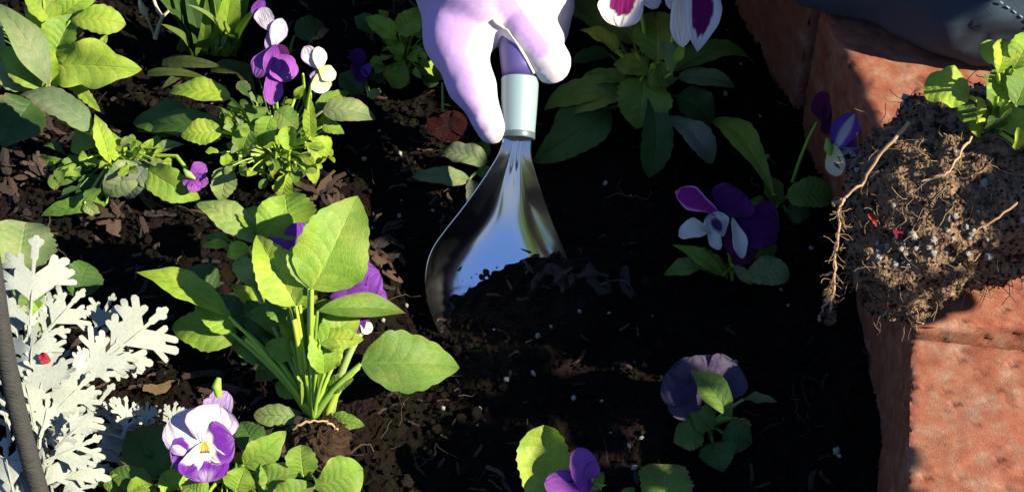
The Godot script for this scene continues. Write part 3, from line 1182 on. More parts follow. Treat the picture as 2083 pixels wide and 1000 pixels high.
# ------------------------------------------------------------------ root clump
func build_root_clump():
	var c := at(1935, 455, 0.15)
	var t := thing("root_clump", "lifted plant with a loose soil root ball lying over the bricks", "seedling", Vector3(c.x, 0.1, c.z))
	var by := t.position
	var lump := chain([at(2120, 345, 0.15), at(1950, 380, 0.15), at(1880, 410, 0.147)], [0.042, 0.042, 0.036], "ball")
	lump += chain([at(1925, 432, 0.147), at(1822, 530, 0.132)], [0.035, 0.021], "ball")
	lump += chain([at(1850, 545, 0.127), at(1850, 592, 0.118)], [0.019, 0.012], "ball")
	var body := skin_mesh(moved(lump, by, 0.0), 0.0026, 0.015, 0.008, 85.0)
	put(body, "root_ball", M.rootsoil, t)
	var arrs := body.surface_get_arrays(0)
	var pts: PackedVector3Array = arrs[Mesh.ARRAY_VERTEX]
	var dirs: PackedVector3Array = arrs[Mesh.ARRAY_NORMAL]
	var surf := []
	for k in pts.size():
		if rng.randf() < 0.62: surf.append([pts[k], dirs[k]])
	# crumbs, perlite and fibres that cling to it
	var crumbs := []
	var white := []
	for s in surf:
		if rng.randf() < 0.75: crumbs.append([s[0] + s[1] * rng.randf_range(-0.0006, 0.0008), rng.randf_range(0.0003, 0.001) if rng.randf() < 0.94 else rng.randf_range(0.001, 0.0019), soil_tone(rng.randf_range(4.0, 13.0))])
		if rng.randf() < 0.007: white.append([s[0] + s[1] * 0.0008, rng.randf_range(0.0006, 0.0019), Color.WHITE])
	# a pale patch of perlite on the near side
	for k in 34:
		var q := at(rng.randfn(1850, 40), rng.randfn(512, 18), 0.0)
		white.append([on_ball(q, c, pts, by) , rng.randf_range(0.0007, 0.0018), Color.WHITE])
	for k in 20:
		var q := at(rng.randfn(1975, 30), rng.randfn(470, 22), 0.0)
		white.append([on_ball(q, c, pts, by), rng.randf_range(0.0007, 0.0017), Color.WHITE])
	tag(scatter("crumbs", crumbs, clod_mesh(1), M.crumb, t), "", "", "", "stuff")
	tag(scatter("perlite", white, clod_mesh(2), M.perlite, t), "", "", "", "stuff")
	var fib := MB.new()
	for k in 1200:
		var s: Array = surf[rng.randi() % surf.size()]
		var q: Vector3 = s[0]
		var dir: Vector3 = s[1]
		var tang := dir.cross(Vector3(rng.randfn(), rng.randfn(), rng.randfn())).normalized()
		var line := [q - dir * 0.001]
		var n := rng.randi_range(4, 8)
		for j in n:
			tang = (tang + Vector3(rng.randfn(), rng.randfn() - 0.15, rng.randfn()) * 0.35).normalized()
			q += tang * rng.randf_range(0.0015, 0.0036) - dir * 0.0002
			line.append(q)
		var w := rng.randf_range(0.35, 1.2)
		fib.tube(line, [rng.randf_range(0.0001, 0.00026)], 4, Color(0.2 * w, 0.13 * w, 0.07 * w))
	var fp := put(fib.mesh(), "fine_roots", M.root, t)
	tag(fp, "", "", "", "stuff")
	# the larger roots
	var pale := Color(0.3, 0.2, 0.11)
	var brown := Color(0.19, 0.115, 0.055)
	root(t, [at(1850, 250, 0.200), at(1815, 285, 0.195), at(1778, 330, 0.185), at(1752, 375, 0.175), at(1718, 405, 0.170), at(1705, 440, 0.165), at(1702, 500, 0.155), at(1698, 560, 0.145), at(1692, 610, 0.135), at(1685, 648, 0.130)], 0.0008, pale)
	root(t, [at(1718, 405, 0.170), at(1700, 412, 0.167), at(1693, 418, 0.165)], 0.0008, pale)
	root(t, [at(1695, 590, 0.140), at(1678, 625, 0.133), at(1664, 655, 0.129)], 0.0007, brown)
	root(t, [at(1697, 560, 0.145), at(1680, 558, 0.143), at(1666, 566, 0.140)], 0.0005, pale)
	root(t, [at(1975, 280, 0.2), at(1958, 305, 0.2), at(1940, 335, 0.2), at(1922, 355, 0.198), at(1895, 362, 0.196), at(1868, 372, 0.193)], 0.00055, pale)
	root(t, [at(1885, 265, 0.185), at(1882, 300, 0.186), at(1875, 322, 0.185), at(1850, 335, 0.182), at(1825, 342, 0.178)], 0.0007, brown)
	root(t, [at(2070, 410, 0.2), at(2030, 440, 0.202), at(2000, 462, 0.2), at(1965, 480, 0.198)], 0.0005, brown)
	root(t, [at(1860, 300, 0.17), at(1830, 315, 0.165), at(1795, 345, 0.155), at(1765, 350, 0.15), at(1752, 322, 0.15)], 0.0006, brown)
	# hair roots along the long one
	var hb := MB.new()
	for k in 60:
		var f := rng.randf()
		var q := at(lerpf(1712, 1686, f), lerpf(420, 640, f), lerpf(0.169, 0.131, f)) - by
		var line := [q]
		var way := cf(rng.randfn(), -0.6 + rng.randfn(), rng.randfn()).normalized()
		for j in 7:
			way = (way + cf(rng.randfn(), rng.randfn() - 0.15, rng.randfn()) * 0.3).normalized()
			q += way * 0.0011
			line.append(q)
		hb.tube(line, [0.00017], 4, brown)
	tag(put(hb.mesh(), "hair_roots", M.root, t), "", "", "", "stuff")
	# clod at the end of the hanging root
	var bits := []
	for k in 26: bits.append([at(rng.randfn(1686, 7), rng.randf_range(595, 655), 0.132) - by, rng.randf_range(0.0008, 0.0022), soil_tone(9.0)])
	tag(scatter("root_tip_soil", bits, clod_mesh(3), M.crumb, t), "", "", "", "stuff")
	# bits of old petal stuck to the soil
	for s in [[1768, 440, Color(0.4, 0.06, 0.03)], [1822, 480, Color(0.2, 0.02, 0.03)]]:
		var pb := MB.new()
		blade(pb, on_ball(at(s[0], s[1] - 14, 0.0), c, pts, by) + c_to * 0.002, on_ball(at(s[0] + 4, s[1] + 14, 0.0), c, pts, by) + c_to * 0.003, 0.005, c_to, {"k": "ovate", "nu": 7, "nv": 9}, s[2])
		put(pb.mesh(), "petal_scrap", M.petal, t)
	# its leaves
	crowns[t] = at(2015, 268, 0.19)
	L(t, 1972, 196, 0.225, 1877, 182, 0.225, 72, LIME, {"k": "round", "teeth": 6.0, "deep": 0.06, "curl": 0.6, "roll": 6, "wave": 0.14})
	L(t, 1990, 246, 0.215, 1986, 196, 0.23, 34, LIME, {"curl": 0.2, "roll": 10})
	L(t, 1978, 246, 0.21, 1955, 206, 0.215, 34, MID, {"roll": -30})
	L(t, 2052, 205, 0.23, 2018, 142, 0.24, 56, GREEN, {"k": "spoon", "fold": 0.4})
	L(t, 2040, 140, 0.245, 1988, 95, 0.255, 50, LIME, {"k": "spoon", "teeth": 5.0})
	L(t, 2030, 150, 0.25, 2040, 78, 0.26, 44, LIME, {"k": "spoon", "fold": 0.5})
	L(t, 2062, 140, 0.25, 2092, 66, 0.262, 60, GREEN, {"k": "spoon", "fold": 0.4})
	L(t, 2066, 215, 0.235, 2100, 120, 0.24, 60, MID)
	L(t, 2040, 262, 0.2, 2100, 228, 0.205, 46, GREEN)
	L(t, 2072, 300, 0.2, 2068, 258, 0.21, 34, LIME)
	L(t, 2010, 262, 0.2, 2040, 190, 0.22, 44, DARK)
	L(t, 2020, 250, 0.2, 2000, 150, 0.22, 40, MID)
	L(t, 1998, 272, 0.195, 1965, 252, 0.2, 26, LIME)

func on_ball(q: Vector3, c: Vector3, pts: PackedVector3Array, by: Vector3) -> Vector3:
	# nearest surface point to the view ray through q, on the near side
	var d := (q - cam_pos).normalized()
	var best := Vector3.ZERO
	var score := 1e9
	for k in range(0, pts.size(), 3):
		var p := pts[k] + by
		var v := p - cam_pos
		var along := v.dot(d)
		var off := (v - d * along).length()
		var s := off * 4.0 + along
		if off < 0.006 and s < score:
			score = s
			best = pts[k]
	if score > 1e8: return c - by
	return best

func root(t: Node3D, pts: Array, r: float, col: Color):
	var mb := MB.new()
	var fine := []
	var rad := []
	for k in pts.size() - 1:
		for j in 4:
			var f := j / 4.0
			var p0: Vector3 = pts[maxi(k - 1, 0)]
			var p3: Vector3 = pts[mini(k + 2, pts.size() - 1)]
			fine.append(pts[k].cubic_interpolate(pts[k + 1], p0, p3, f) - t.position + Vector3(rng.randfn(), rng.randfn(), rng.randfn()) * 0.0005)
			rad.append(r * (1.1 - 0.5 * k / pts.size()) * rng.randf_range(0.8, 1.25))
	mb.tube(fine, rad, 7, col)
	put(mb.mesh(), "root", M.root, t)

func soil_tone(f: float) -> Color:
	var w := f * rng.randf_range(0.4, 1.4)
	var k := rng.randf()
	return Color(0.0125 * w, (0.0084 + 0.0014 * k) * w, (0.005 + 0.002 * k) * w)

func clod_mesh(sd: int) -> ArrayMesh:
	var mb := MB.new()
	var p := PackedVector3Array()
	for b in 7:
		for a in 10:
			var th := PI * b / 6.0
			var ph := TAU * (a % 9) / 9.0
			var d := Vector3(sin(th) * cos(ph), cos(th), sin(th) * sin(ph))
			p.append(d * (1.0 + 0.6 * wob.get_noise_3d(d.x * 1.3 + sd * 13.0, d.y * 1.3, d.z * 1.3) + 0.35 * wob.get_noise_3d(d.x * 4.0 + sd * 13.0, d.y * 4.0, d.z * 4.0)))
	mb.grid(p, 10, 7, PackedColorArray([Color.WHITE]), true)
	return mb.mesh()

func chip_mesh(sd: int) -> ArrayMesh:
	# a splinter of bark: long, thin, bent, with ragged ends and sharp edges
	var mb := MB.new()
	var ring := []
	var rows := 7
	for b in rows:
		var f := float(b) / (rows - 1)
		var row := []
		for a in 6:
			var w := TAU * (a + 0.5) / 6.0
			var ragged := wob.get_noise_2d(f * 3.0 + sd * 7.0, a * 5.0)
			var x := cos(w) * 0.13 * (1.0 + 0.9 * ragged) * (0.45 + 0.55 * sin(PI * clampf(f * 0.8 + 0.12, 0.0, 1.0)))
			var y := sin(w) * 0.035 * (1.0 + ragged) + 0.1 * sin(f * 3.0 + sd) + 0.05 * wob.get_noise_2d(f * 6.0, sd * 3.0) - x * x * 2.5 * (sd % 3 - 1)
			var z := (f - 0.5) + 0.22 * wob.get_noise_2d(a * 3.0, sd * 5.0 + b * 0.2)
			row.append(Vector3(z, y, x + 0.06 * sin(f * 4.0 + sd * 2.0)))
		ring.append(row)
	for b in rows - 1:
		for a in 6:
			var q := [ring[b][a], ring[b][(a + 1) % 6], ring[b + 1][(a + 1) % 6], ring[b + 1][a]]
			var n: Vector3 = (q[2] - q[0]).cross(q[1] - q[3]).normalized()
			var mid: Vector3 = (ring[b][0] + ring[b][3]) * 0.5
			if n.dot(q[0] - mid) < 0.0: n = -n
			mb.tri(q[0], q[1], q[2], n, n, n, Color.WHITE)
			mb.tri(q[0], q[2], q[3], n, n, n, Color.WHITE)
	for e in [0, rows - 1]:
		for a in range(1, 5):
			var n := Vector3(-1 if e == 0 else 1, 0, 0)
			mb.tri(ring[e][0], ring[e][a], ring[e][a + 1], n, n, n, Color.WHITE)
	return mb.mesh()

func scatter(called: String, items: Array, mesh: Mesh, mt: Material, parent: Node) -> MultiMeshInstance3D:
	var mm := MultiMesh.new()
	mm.transform_format = MultiMesh.TRANSFORM_3D
	mm.use_colors = true
	mm.mesh = mesh
	mm.instance_count = items.size()
	for k in items.size():
		var it: Array = items[k]
		var bs := Basis.from_euler(Vector3(rng.randf() * TAU, rng.randf() * TAU, rng.randf() * TAU))
		if it.size() > 3: bs = it[3]
		bs = bs * Basis.from_scale(Vector3(1, rng.randf_range(0.6, 1.0), rng.randf_range(0.7, 1.2)) * it[1])
		mm.set_instance_transform(k, Transform3D(bs, it[0]))
		mm.set_instance_color(k, it[2])
	var o := MultiMeshInstance3D.new()
	o.name = numbered(called, parent)
	o.multimesh = mm
	o.material_override = mt
	parent.add_child(o, true)
	return o

# ------------------------------------------------------------------ the planted violas and their neighbours
func build_plants():
	broad_leaf_plant()
	trailing_plant()
	strap_plant()
	bushy_viola()
	small_viola()
	white_pansy()
	shade_flowers()
	shade_viola()
	purple_pansy()
	big_viola()
	front_viola()
	bottom_viola()
	pale_viola()
	round_leaf_plant()

func broad_leaf_plant():
	var p := plant("broad_leaf_plant", "bright green seedling with broad lobed leaves at the bed's far left corner", "plant", 108, 175)
	L(p, 108, 132, 0.03, 290, 142, 0.035, 104, LIME, {"teeth": 2.5, "deep": 0.26, "curl": 0.5, "fold": 0.2, "roll": 12, "wave": 0.2, "n": Vector3(0.5, 0.2, 1)})
	L(p, 143, 42, 0.05, 257, 50, 0.05, 66, LIME, {"k": "spoon", "curl": 0.7, "fold": 0.05, "roll": 8})
	L(p, 112, 112, 0.035, 150, 28, 0.05, 84, GREEN, {"fold": 0.6, "curl": 0.3, "roll": -10})
	L(p, 100, 175, 0.03, -12, 6, 0.06, 74, GREYG, {"k": "lance", "curl": 0.6, "fold": 0.15, "roll": 10})
	L(p, 92, 180, 0.025, 0, 96, 0.035, 66, GREEN, {"curl": 0.6, "fold": 0.3})
	L(p, 66, 178, 0.02, -30, 130, 0.03, 55, PALE, {"curl": 0.6})
	L(p, 12, 175, 0.02, -8, 20, 0.045, 34, PALE, {"k": "strap"})
	L(p, 104, 44, 0.045, 48, -22, 0.06, 60, LIME, {"fold": 0.4, "teeth": 3.0})
	L(p, 108, 40, 0.045, 100, -40, 0.06, 40, LIME, {"k": "strap"})
	L(p, 118, 38, 0.045, 205, -18, 0.055, 62, GREEN, {"teeth": 3.0, "deep": 0.15})
	L(p, 104, 60, 0.04, 50, 12, 0.05, 45, LIME, {})
	L(p, 106, 70, 0.03, 60, 60, 0.03, 40, MID, {})
	L(p, 60, 120, 0.02, 22, 62, 0.025, 50, DARK, {})
	L(p, 80, 140, 0.015, 40, 110, 0.02, 46, MID, {})
	L(p, 140, 70, 0.03, 175, 30, 0.035, 44, MID, {})
	L(p, 105, 185, 0.02, 106, 95, 0.045, 34, LIME, {"k": "strap", "curl": 0.2, "np": true})
	L(p, 126, 146, 0.02, 205, 228, 0.012, 32, LIME, {"k": "strap", "teeth": 9.0, "deep": 0.25, "curl": 0.3})
	L(p, 206, 96, 0.035, 218, 66, 0.04, 16, LIME, {"k": "lance", "f": Vector3(206, 108, 0.033)})
	L(p, 150, 24, 0.035, 200, 4, 0.04, 18, Color(0.14, 0.06, 0.025), {"curl": 1.1, "wave": 0.3, "np": true})
	filler(p, 22, 70, 90, 80, 80, 0.01, 0.035, 46, 30, [MID, GREEN, DARK, LIME])

func trailing_plant():
	var p := plant("trailing_plant", "sprawling plant with a veined grey green leaf and drooping leaves left of the bushy viola", "plant", 238, 332)
	L(p, 184, 264, 0.04, 38, 196, 0.042, 76, Color(0.17, 0.24, 0.11), {"curl": 0.8, "fold": -0.15, "roll": 14, "n": Vector3(0.1, 0.6, 1), "nu": 17})
	L(p, 170, 266, 0.034, 108, 236, 0.034, 34, GREEN, {"curl": 0.5})
	L(p, 198, 288, 0.028, 146, 292, 0.02, 54, GREEN, {"k": "round", "roll": -12})
	L(p, 222, 330, 0.025, 192, 232, 0.045, 42, LIME, {"k": "lance", "teeth": 6.0, "deep": 0.15})
	L(p, 244, 330, 0.02, 226, 268, 0.035, 36, LIME, {"teeth": 6.0, "deep": 0.15})
	L(p, 300, 322, 0.022, 260, 282, 0.03, 30, GREEN, {"k": "lance"})
	L(p, 312, 314, 0.025, 376, 294, 0.03, 26, PALE, {"k": "lance", "fold": 0.6})
	L(p, 296, 312, 0.025, 312, 282, 0.032, 26, LIME, {})
	L(p, 200, 330, 0.02, 168, 326, 0.018, 26, LIME, {})
	L(p, 280, 336, 0.026, 214, 398, 0.014, 66, GREYG, {"curl": 0.9, "n": Vector3(0, 0.1, 1)})
	L(p, 296, 340, 0.026, 258, 404, 0.012, 52, Color(0.14, 0.18, 0.13), {"curl": 0.9})
	L(p, 300, 344, 0.026, 408, 404, 0.014, 70, GREEN, {"curl": 0.8, "teeth": 7.0, "n": Vector3(0.1, 0.1, 1)})
	L(p, 290, 340, 0.024, 330, 402, 0.012, 52, GREYG, {"curl": 0.9})
	L(p, 176, 328, 0.012, 110, 382, 0.006, 54, MID, {"curl": 0.8})
	L(p, 214, 364, 0.012, 152, 408, 0.005, 56, DARK, {})
	L(p, 216, 416, 0.008, 84, 440, 0.003, 44, MID, {})
	L(p, 172, 414, 0.012, 206, 444, 0.008, 26, PALE, {"curl": 0.6})
	L(p, 66, 206, 0.015, 4, 300, 0.006, 120, DARK, {"f": Vector3(90, 215, 0.01)})
	L(p, 150, 330, 0.01, 140, 352, 0.008, 40, DARK, {})
	filler(p, 30, 256, 322, 84, 34, 0.015, 0.032, 30, 18, [LIME, PALE, LIME, GREEN])
	filler(p, 18, 200, 340, 110, 46, 0.006, 0.018, 42, 30, [MID, DARK, GREEN])
	var mb := MB.new()
	var pts := [ground(238, 345) - p.position, at(225, 320, 0.02) - p.position, at(208, 285, 0.032) - p.position, at(185, 262, 0.04) - p.position]
	mb.tube(pts, [0.0022, 0.0014], 8, LIME)
	mb.tube([at(225, 335, 0.015) - p.position, at(270, 328, 0.022) - p.position, at(315, 316, 0.025) - p.position, at(360, 318, 0.03) - p.position, at(380, 345, 0.03) - p.position], [0.0018, 0.0012], 8, LIME)
	put(mb.mesh(), "stem", M.stem, p)
	var f := flower(p, 400, 358, 0.032)
	petal(f, Vector3.ZERO, -14, 4, 18, -24, 34, "orchid", {"n": Vector3(0.5, 0.4, 1)})
	petal(f, Vector3.ZERO, -10, 0, 24, 14, 30, "orchid", {"n": Vector3(0.9, -0.2, 1), "roll": 20})
	petal(f, Vector3.ZERO, -10, 4, 4, 30, 36, "orchid", {"n": Vector3(0.2, -0.1, 1)})
	petal(f, Vector3.ZERO, -8, 0, -22, 22, 26, "orchid", {"z0": -4, "n": Vector3(-0.4, 0, 1)})
	var sm := MB.new()
	sm.tube([cf(-26, 14, 0) * PX, cf(-16, 2, 3) * PX, cf(-2, -6, 4) * PX], [0.0006, 0.0024, 0.0006], 8, PALE)
	put(sm.mesh(), "sepals", M.stem, f)

func strap_plant():
	var p := plant("strap_leaf_plant", "tuft of upright strap shaped leaves at the far edge of the bed", "plant", 415, 118)
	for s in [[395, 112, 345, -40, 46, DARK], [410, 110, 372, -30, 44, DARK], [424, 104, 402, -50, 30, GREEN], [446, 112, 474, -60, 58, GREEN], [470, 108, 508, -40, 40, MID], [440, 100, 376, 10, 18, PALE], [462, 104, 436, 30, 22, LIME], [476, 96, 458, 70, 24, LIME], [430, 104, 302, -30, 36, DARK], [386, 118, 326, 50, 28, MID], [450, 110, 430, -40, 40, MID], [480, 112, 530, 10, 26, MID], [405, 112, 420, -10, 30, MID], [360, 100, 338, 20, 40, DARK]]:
		L(p, s[0], s[1], 0.006, s[2], s[3], rng.randf_range(0.05, 0.08), s[4], s[5], {"k": "strap", "curl": rng.randf_range(0.1, 0.5), "fold": 0.4})
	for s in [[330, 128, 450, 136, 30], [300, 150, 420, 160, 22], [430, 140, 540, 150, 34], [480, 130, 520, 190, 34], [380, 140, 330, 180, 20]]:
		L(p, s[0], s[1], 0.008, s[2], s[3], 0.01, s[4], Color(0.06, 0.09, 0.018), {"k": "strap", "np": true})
	for s in [[440, 95, 446, 62], [452, 96, 466, 58], [428, 90, 440, 58]]:
		L(p, s[0], s[1], 0.02, s[2], s[3], 0.03, 12, PALE, {"k": "lance", "f": Vector3(440, 112, 0.006)})
	var d := MB.new()
	var col := Color(0.42, 0.38, 0.26)
	var t := thing("dry_stem", "dry twisted pale forked stem beside the strap leaved tuft", "dead stem", ground(318, 76))
	d.tube([at(316, 78, 0.012) - t.position, at(322, 56, 0.02) - t.position, at(330, 34, 0.028) - t.position, at(318, 14, 0.034) - t.position, at(308, -14, 0.04) - t.position], [0.0016, 0.0013, 0.001], 7, col)
	d.tube([at(330, 34, 0.028) - t.position, at(343, 22, 0.032) - t.position, at(346, 4, 0.036) - t.position, at(340, -16, 0.04) - t.position], [0.0012, 0.0009], 7, col)
	put(d.mesh(), "stalk", M.root, t)
	d = MB.new()
	d.tube([at(284, 2, 0.05) - t.position, at(292, 22, 0.04) - t.position, at(299, 34, 0.035) - t.position], [0.0012, 0.0026, 0.0008], 8, col)
	d.tube([at(299, 34, 0.035) - t.position, at(308, 58, 0.02) - t.position, at(316, 78, 0.01) - t.position], [0.0007, 0.0007], 6, col)
	put(d.mesh(), "seed_pod", M.root, t)

func bushy_viola():
	var p := plant("viola_plant", "bushy viola with one purple and white flower and one small cream flower", "viola", 570, 345, "violas planted in the bed")
	# leaves set out by eye
	L(p, 470, 200, 0.055, 344, 190, 0.045, 54, LIME, {"teeth": 8.0, "deep": 0.07, "roll": 8})
	L(p, 452, 268, 0.045, 369, 277, 0.04, 54, LIME, {"k": "ovate", "teeth": 7.0, "deep": 0.1})
	L(p, 656, 226, 0.05, 764, 244, 0.042, 58, GREYG, {"k": "ovate", "teeth": 7.0, "deep": 0.05, "roll": -6, "curl": 0.7})
	L(p, 640, 220, 0.045, 712, 188, 0.04, 30, MID, {"teeth": 5.0})
	L(p, 398, 262, 0.02, 272, 250, 0.012, 92, DARK, {"f": Vector3(520, 290, 0.01), "roll": 10})
	L(p, 480, 268, 0.035, 280, 270, 0.008, 60, DARK, {"f": Vector3(520, 290, 0.01)})
	L(p, 655, 258, 0.045, 700, 272, 0.04, 34, GREEN, {"teeth": 5.0})
	L(p, 632, 278, 0.04, 630, 198, 0.06, 30, LIME, {"k": "strap", "teeth": 6.0, "curl": 0.2})
	L(p, 590, 306, 0.05, 586, 256, 0.058, 38, LIME, {"k": "round", "cup": 0.5})
	L(p, 622, 290, 0.045, 662, 326, 0.035, 46, LIME, {"k": "spoon", "teeth": 6.0})
	L(p, 630, 282, 0.045, 674, 300, 0.035, 36, LIME, {"k": "spoon", "teeth": 6.0})
	L(p, 606, 328, 0.035, 644, 370, 0.02, 38, LIME, {"k": "spoon", "teeth": 6.0})
	L(p, 590, 350, 0.03, 572, 402, 0.02, 46, LIME, {"k": "spoon", "teeth": 5.0})
	L(p, 588, 352, 0.028, 548, 316, 0.038, 30, GREEN, {})
	L(p, 566, 318, 0.04, 560, 298, 0.05, 20, LIME, {})
	L(p, 516, 252, 0.05, 492, 322, 0.035, 56, GREEN, {"teeth": 7.0, "deep": 0.12, "roll": 25})
	L(p, 462, 338, 0.03, 450, 412, 0.015, 54, PALE, {"teeth": 8.0, "deep": 0.08})
	L(p, 458, 338, 0.032, 456, 304, 0.04, 26, LIME, {"k": "lance"})
	L(p, 486, 318, 0.038, 502, 362, 0.03, 14, PALE, {"k": "lance", "fold": 0.6})
	L(p, 515, 320, 0.035, 534, 360, 0.025, 26, LIME, {"k": "lance"})
	L(p, 470, 262, 0.045, 462, 236, 0.05, 20, LIME, {"k": "lance"})
	L(p, 552, 236, 0.055, 532, 300, 0.04, 48, GREEN, {"roll": 15})
	L(p, 560, 226, 0.055, 606, 262, 0.045, 52, MID, {"teeth": 6.0})
	L(p, 520, 215, 0.05, 512, 255, 0.05, 46, MID, {})
	L(p, 600, 200, 0.05, 620, 170, 0.06, 20, LIME, {"k": "lance"})
	L(p, 600, 72, 0.02, 660, 52, 0.015, 60, DARK, {"f": Vector3(590, 110, 0.01)})
	L(p, 648, 78, 0.028, 670, 60, 0.03, 18, Color(0.26, 0.14, 0.06), {"curl": 0.9, "f": Vector3(630, 92, 0.012)})
	filler(p, 72, 556, 282, 118, 84, 0.018, 0.05, 30, 19, [LIME, GREEN, LIME, MID, PALE])
	filler(p, 22, 560, 230, 100, 80, 0.008, 0.022, 44, 32, [DARK, MID, MID])
	for s in [[590, 300, 588, 365], [632, 190, 634, 250], [616, 150, 622, 210], [600, 330, 604, 370]]:
		flower_stem(p, at(s[2], s[3], 0.02), at(s[0], s[1], 0.05), 0.001, LIME)
	# purple flower with two pale upper petals, seen from the side
	var f := flower(p, 555, 110, 0.085)
	petal(f, Vector3.ZERO, -18, -86, -40, -102, 36, "purple", {"z0": -12, "z1": -12})
	petal(f, Vector3.ZERO, -6, -46, -22, -94, 42, "lilac_white", {"k": "spoon", "n": Vector3(-0.3, 0.3, 1)})
	petal(f, Vector3.ZERO, 0, -12, 18, -72, 38, "lilac_white", {"k": "spoon", "n": Vector3(0.4, 0.2, 1)})
	petal(f, Vector3.ZERO, -4, 6, -10, -50, 20, "lilac", {"k": "lance", "z0": -6, "z1": -6})
	petal(f, Vector3.ZERO, 4, 6, 28, -14, 30, "violet_dark", {"z0": -8, "z1": -8})
	petal(f, Vector3.ZERO, 2, -12, -34, 46, 50, "orchid", {"n": Vector3(-0.5, 0.2, 1), "z0": 2})
	petal(f, Vector3.ZERO, 4, 0, 34, 54, 66, "orchid", {"n": Vector3(0.5, 0.4, 1), "z0": 3})
	petal(f, Vector3.ZERO, 6, -20, -4, 44, 38, "orchid", {"n": Vector3(0.1, 0.5, 1), "z0": 6, "z1": 8})
	petal(f, Vector3.ZERO, 4, 26, -2, 102, 40, "orchid", {"n": Vector3(0.3, 0.1, 1), "z0": 6, "z1": 10})
	sepals(f, cf(2, -16, -8) * PX, -c_to, 0.006)
	flower_stem(p, at(575, 330, 0.01), at(556, 120, 0.083), 0.001, GREEN)
	# small cream flower
	f = flower(p, 648, 138, 0.095)
	petal(f, Vector3.ZERO, 0, 2, -28, -42, 32, "lilac_white", {"n": Vector3(-0.2, 0.3, 1)})
	petal(f, Vector3.ZERO, 2, 6, 0, -42, 30, "cream", {"n": Vector3(0.5, 0.3, 1), "z0": 2})
	petal(f, Vector3.ZERO, 0, 0, 32, 22, 34, "yellow_white", {"n": Vector3(0.5, 0.2, 1), "z0": 3})
	petal(f, Vector3.ZERO, 2, 8, 8, 50, 40, "yellow_white", {"n": Vector3(0.1, 0.1, 1), "z0": 4})
	petal(f, Vector3.ZERO, 0, 4, -10, 26, 22, "lilac", {"z0": -2})
	sepals(f, cf(4, 4, -6) * PX, -c_to, 0.004)
	flower_stem(p, at(620, 300, 0.02), at(648, 140, 0.093), 0.0009, LIME)

func small_viola():
	var p := plant("viola_plant", "small leafy viola without flowers left of the gloved hand", "viola", 826, 160, "violas planted in the bed")
	L(p, 804, 76, 0.045, 744, 36, 0.05, 46, LIME, {"teeth": 6.0})
	L(p, 812, 70, 0.045, 862, 14, 0.055, 54, LIME, {"teeth": 6.0})
	L(p, 840, 70, 0.04, 880, 44, 0.045, 40, GREEN, {})
	L(p, 790, 96, 0.04, 820, 112, 0.04, 36, LIME, {"k": "spoon"})
	L(p, 822, 126, 0.035, 800, 178, 0.015, 58, GREEN, {"k": "ovate", "teeth": 6.0})
	L(p, 850, 122, 0.035, 884, 152, 0.025, 34, LIME, {"k": "spoon"})
	L(p, 768, 66, 0.02, 722, 34, 0.02, 44, DARK, {})
	L(p, 786, 40, 0.04, 770, 20, 0.045, 22, LIME, {})
	filler(p, 26, 826, 104, 50, 40, 0.025, 0.045, 26, 17, [LIME, GREEN, LIME])
	filler(p, 10, 820, 130, 56, 44, 0.01, 0.022, 38, 28, [MID, GREEN, DARK])

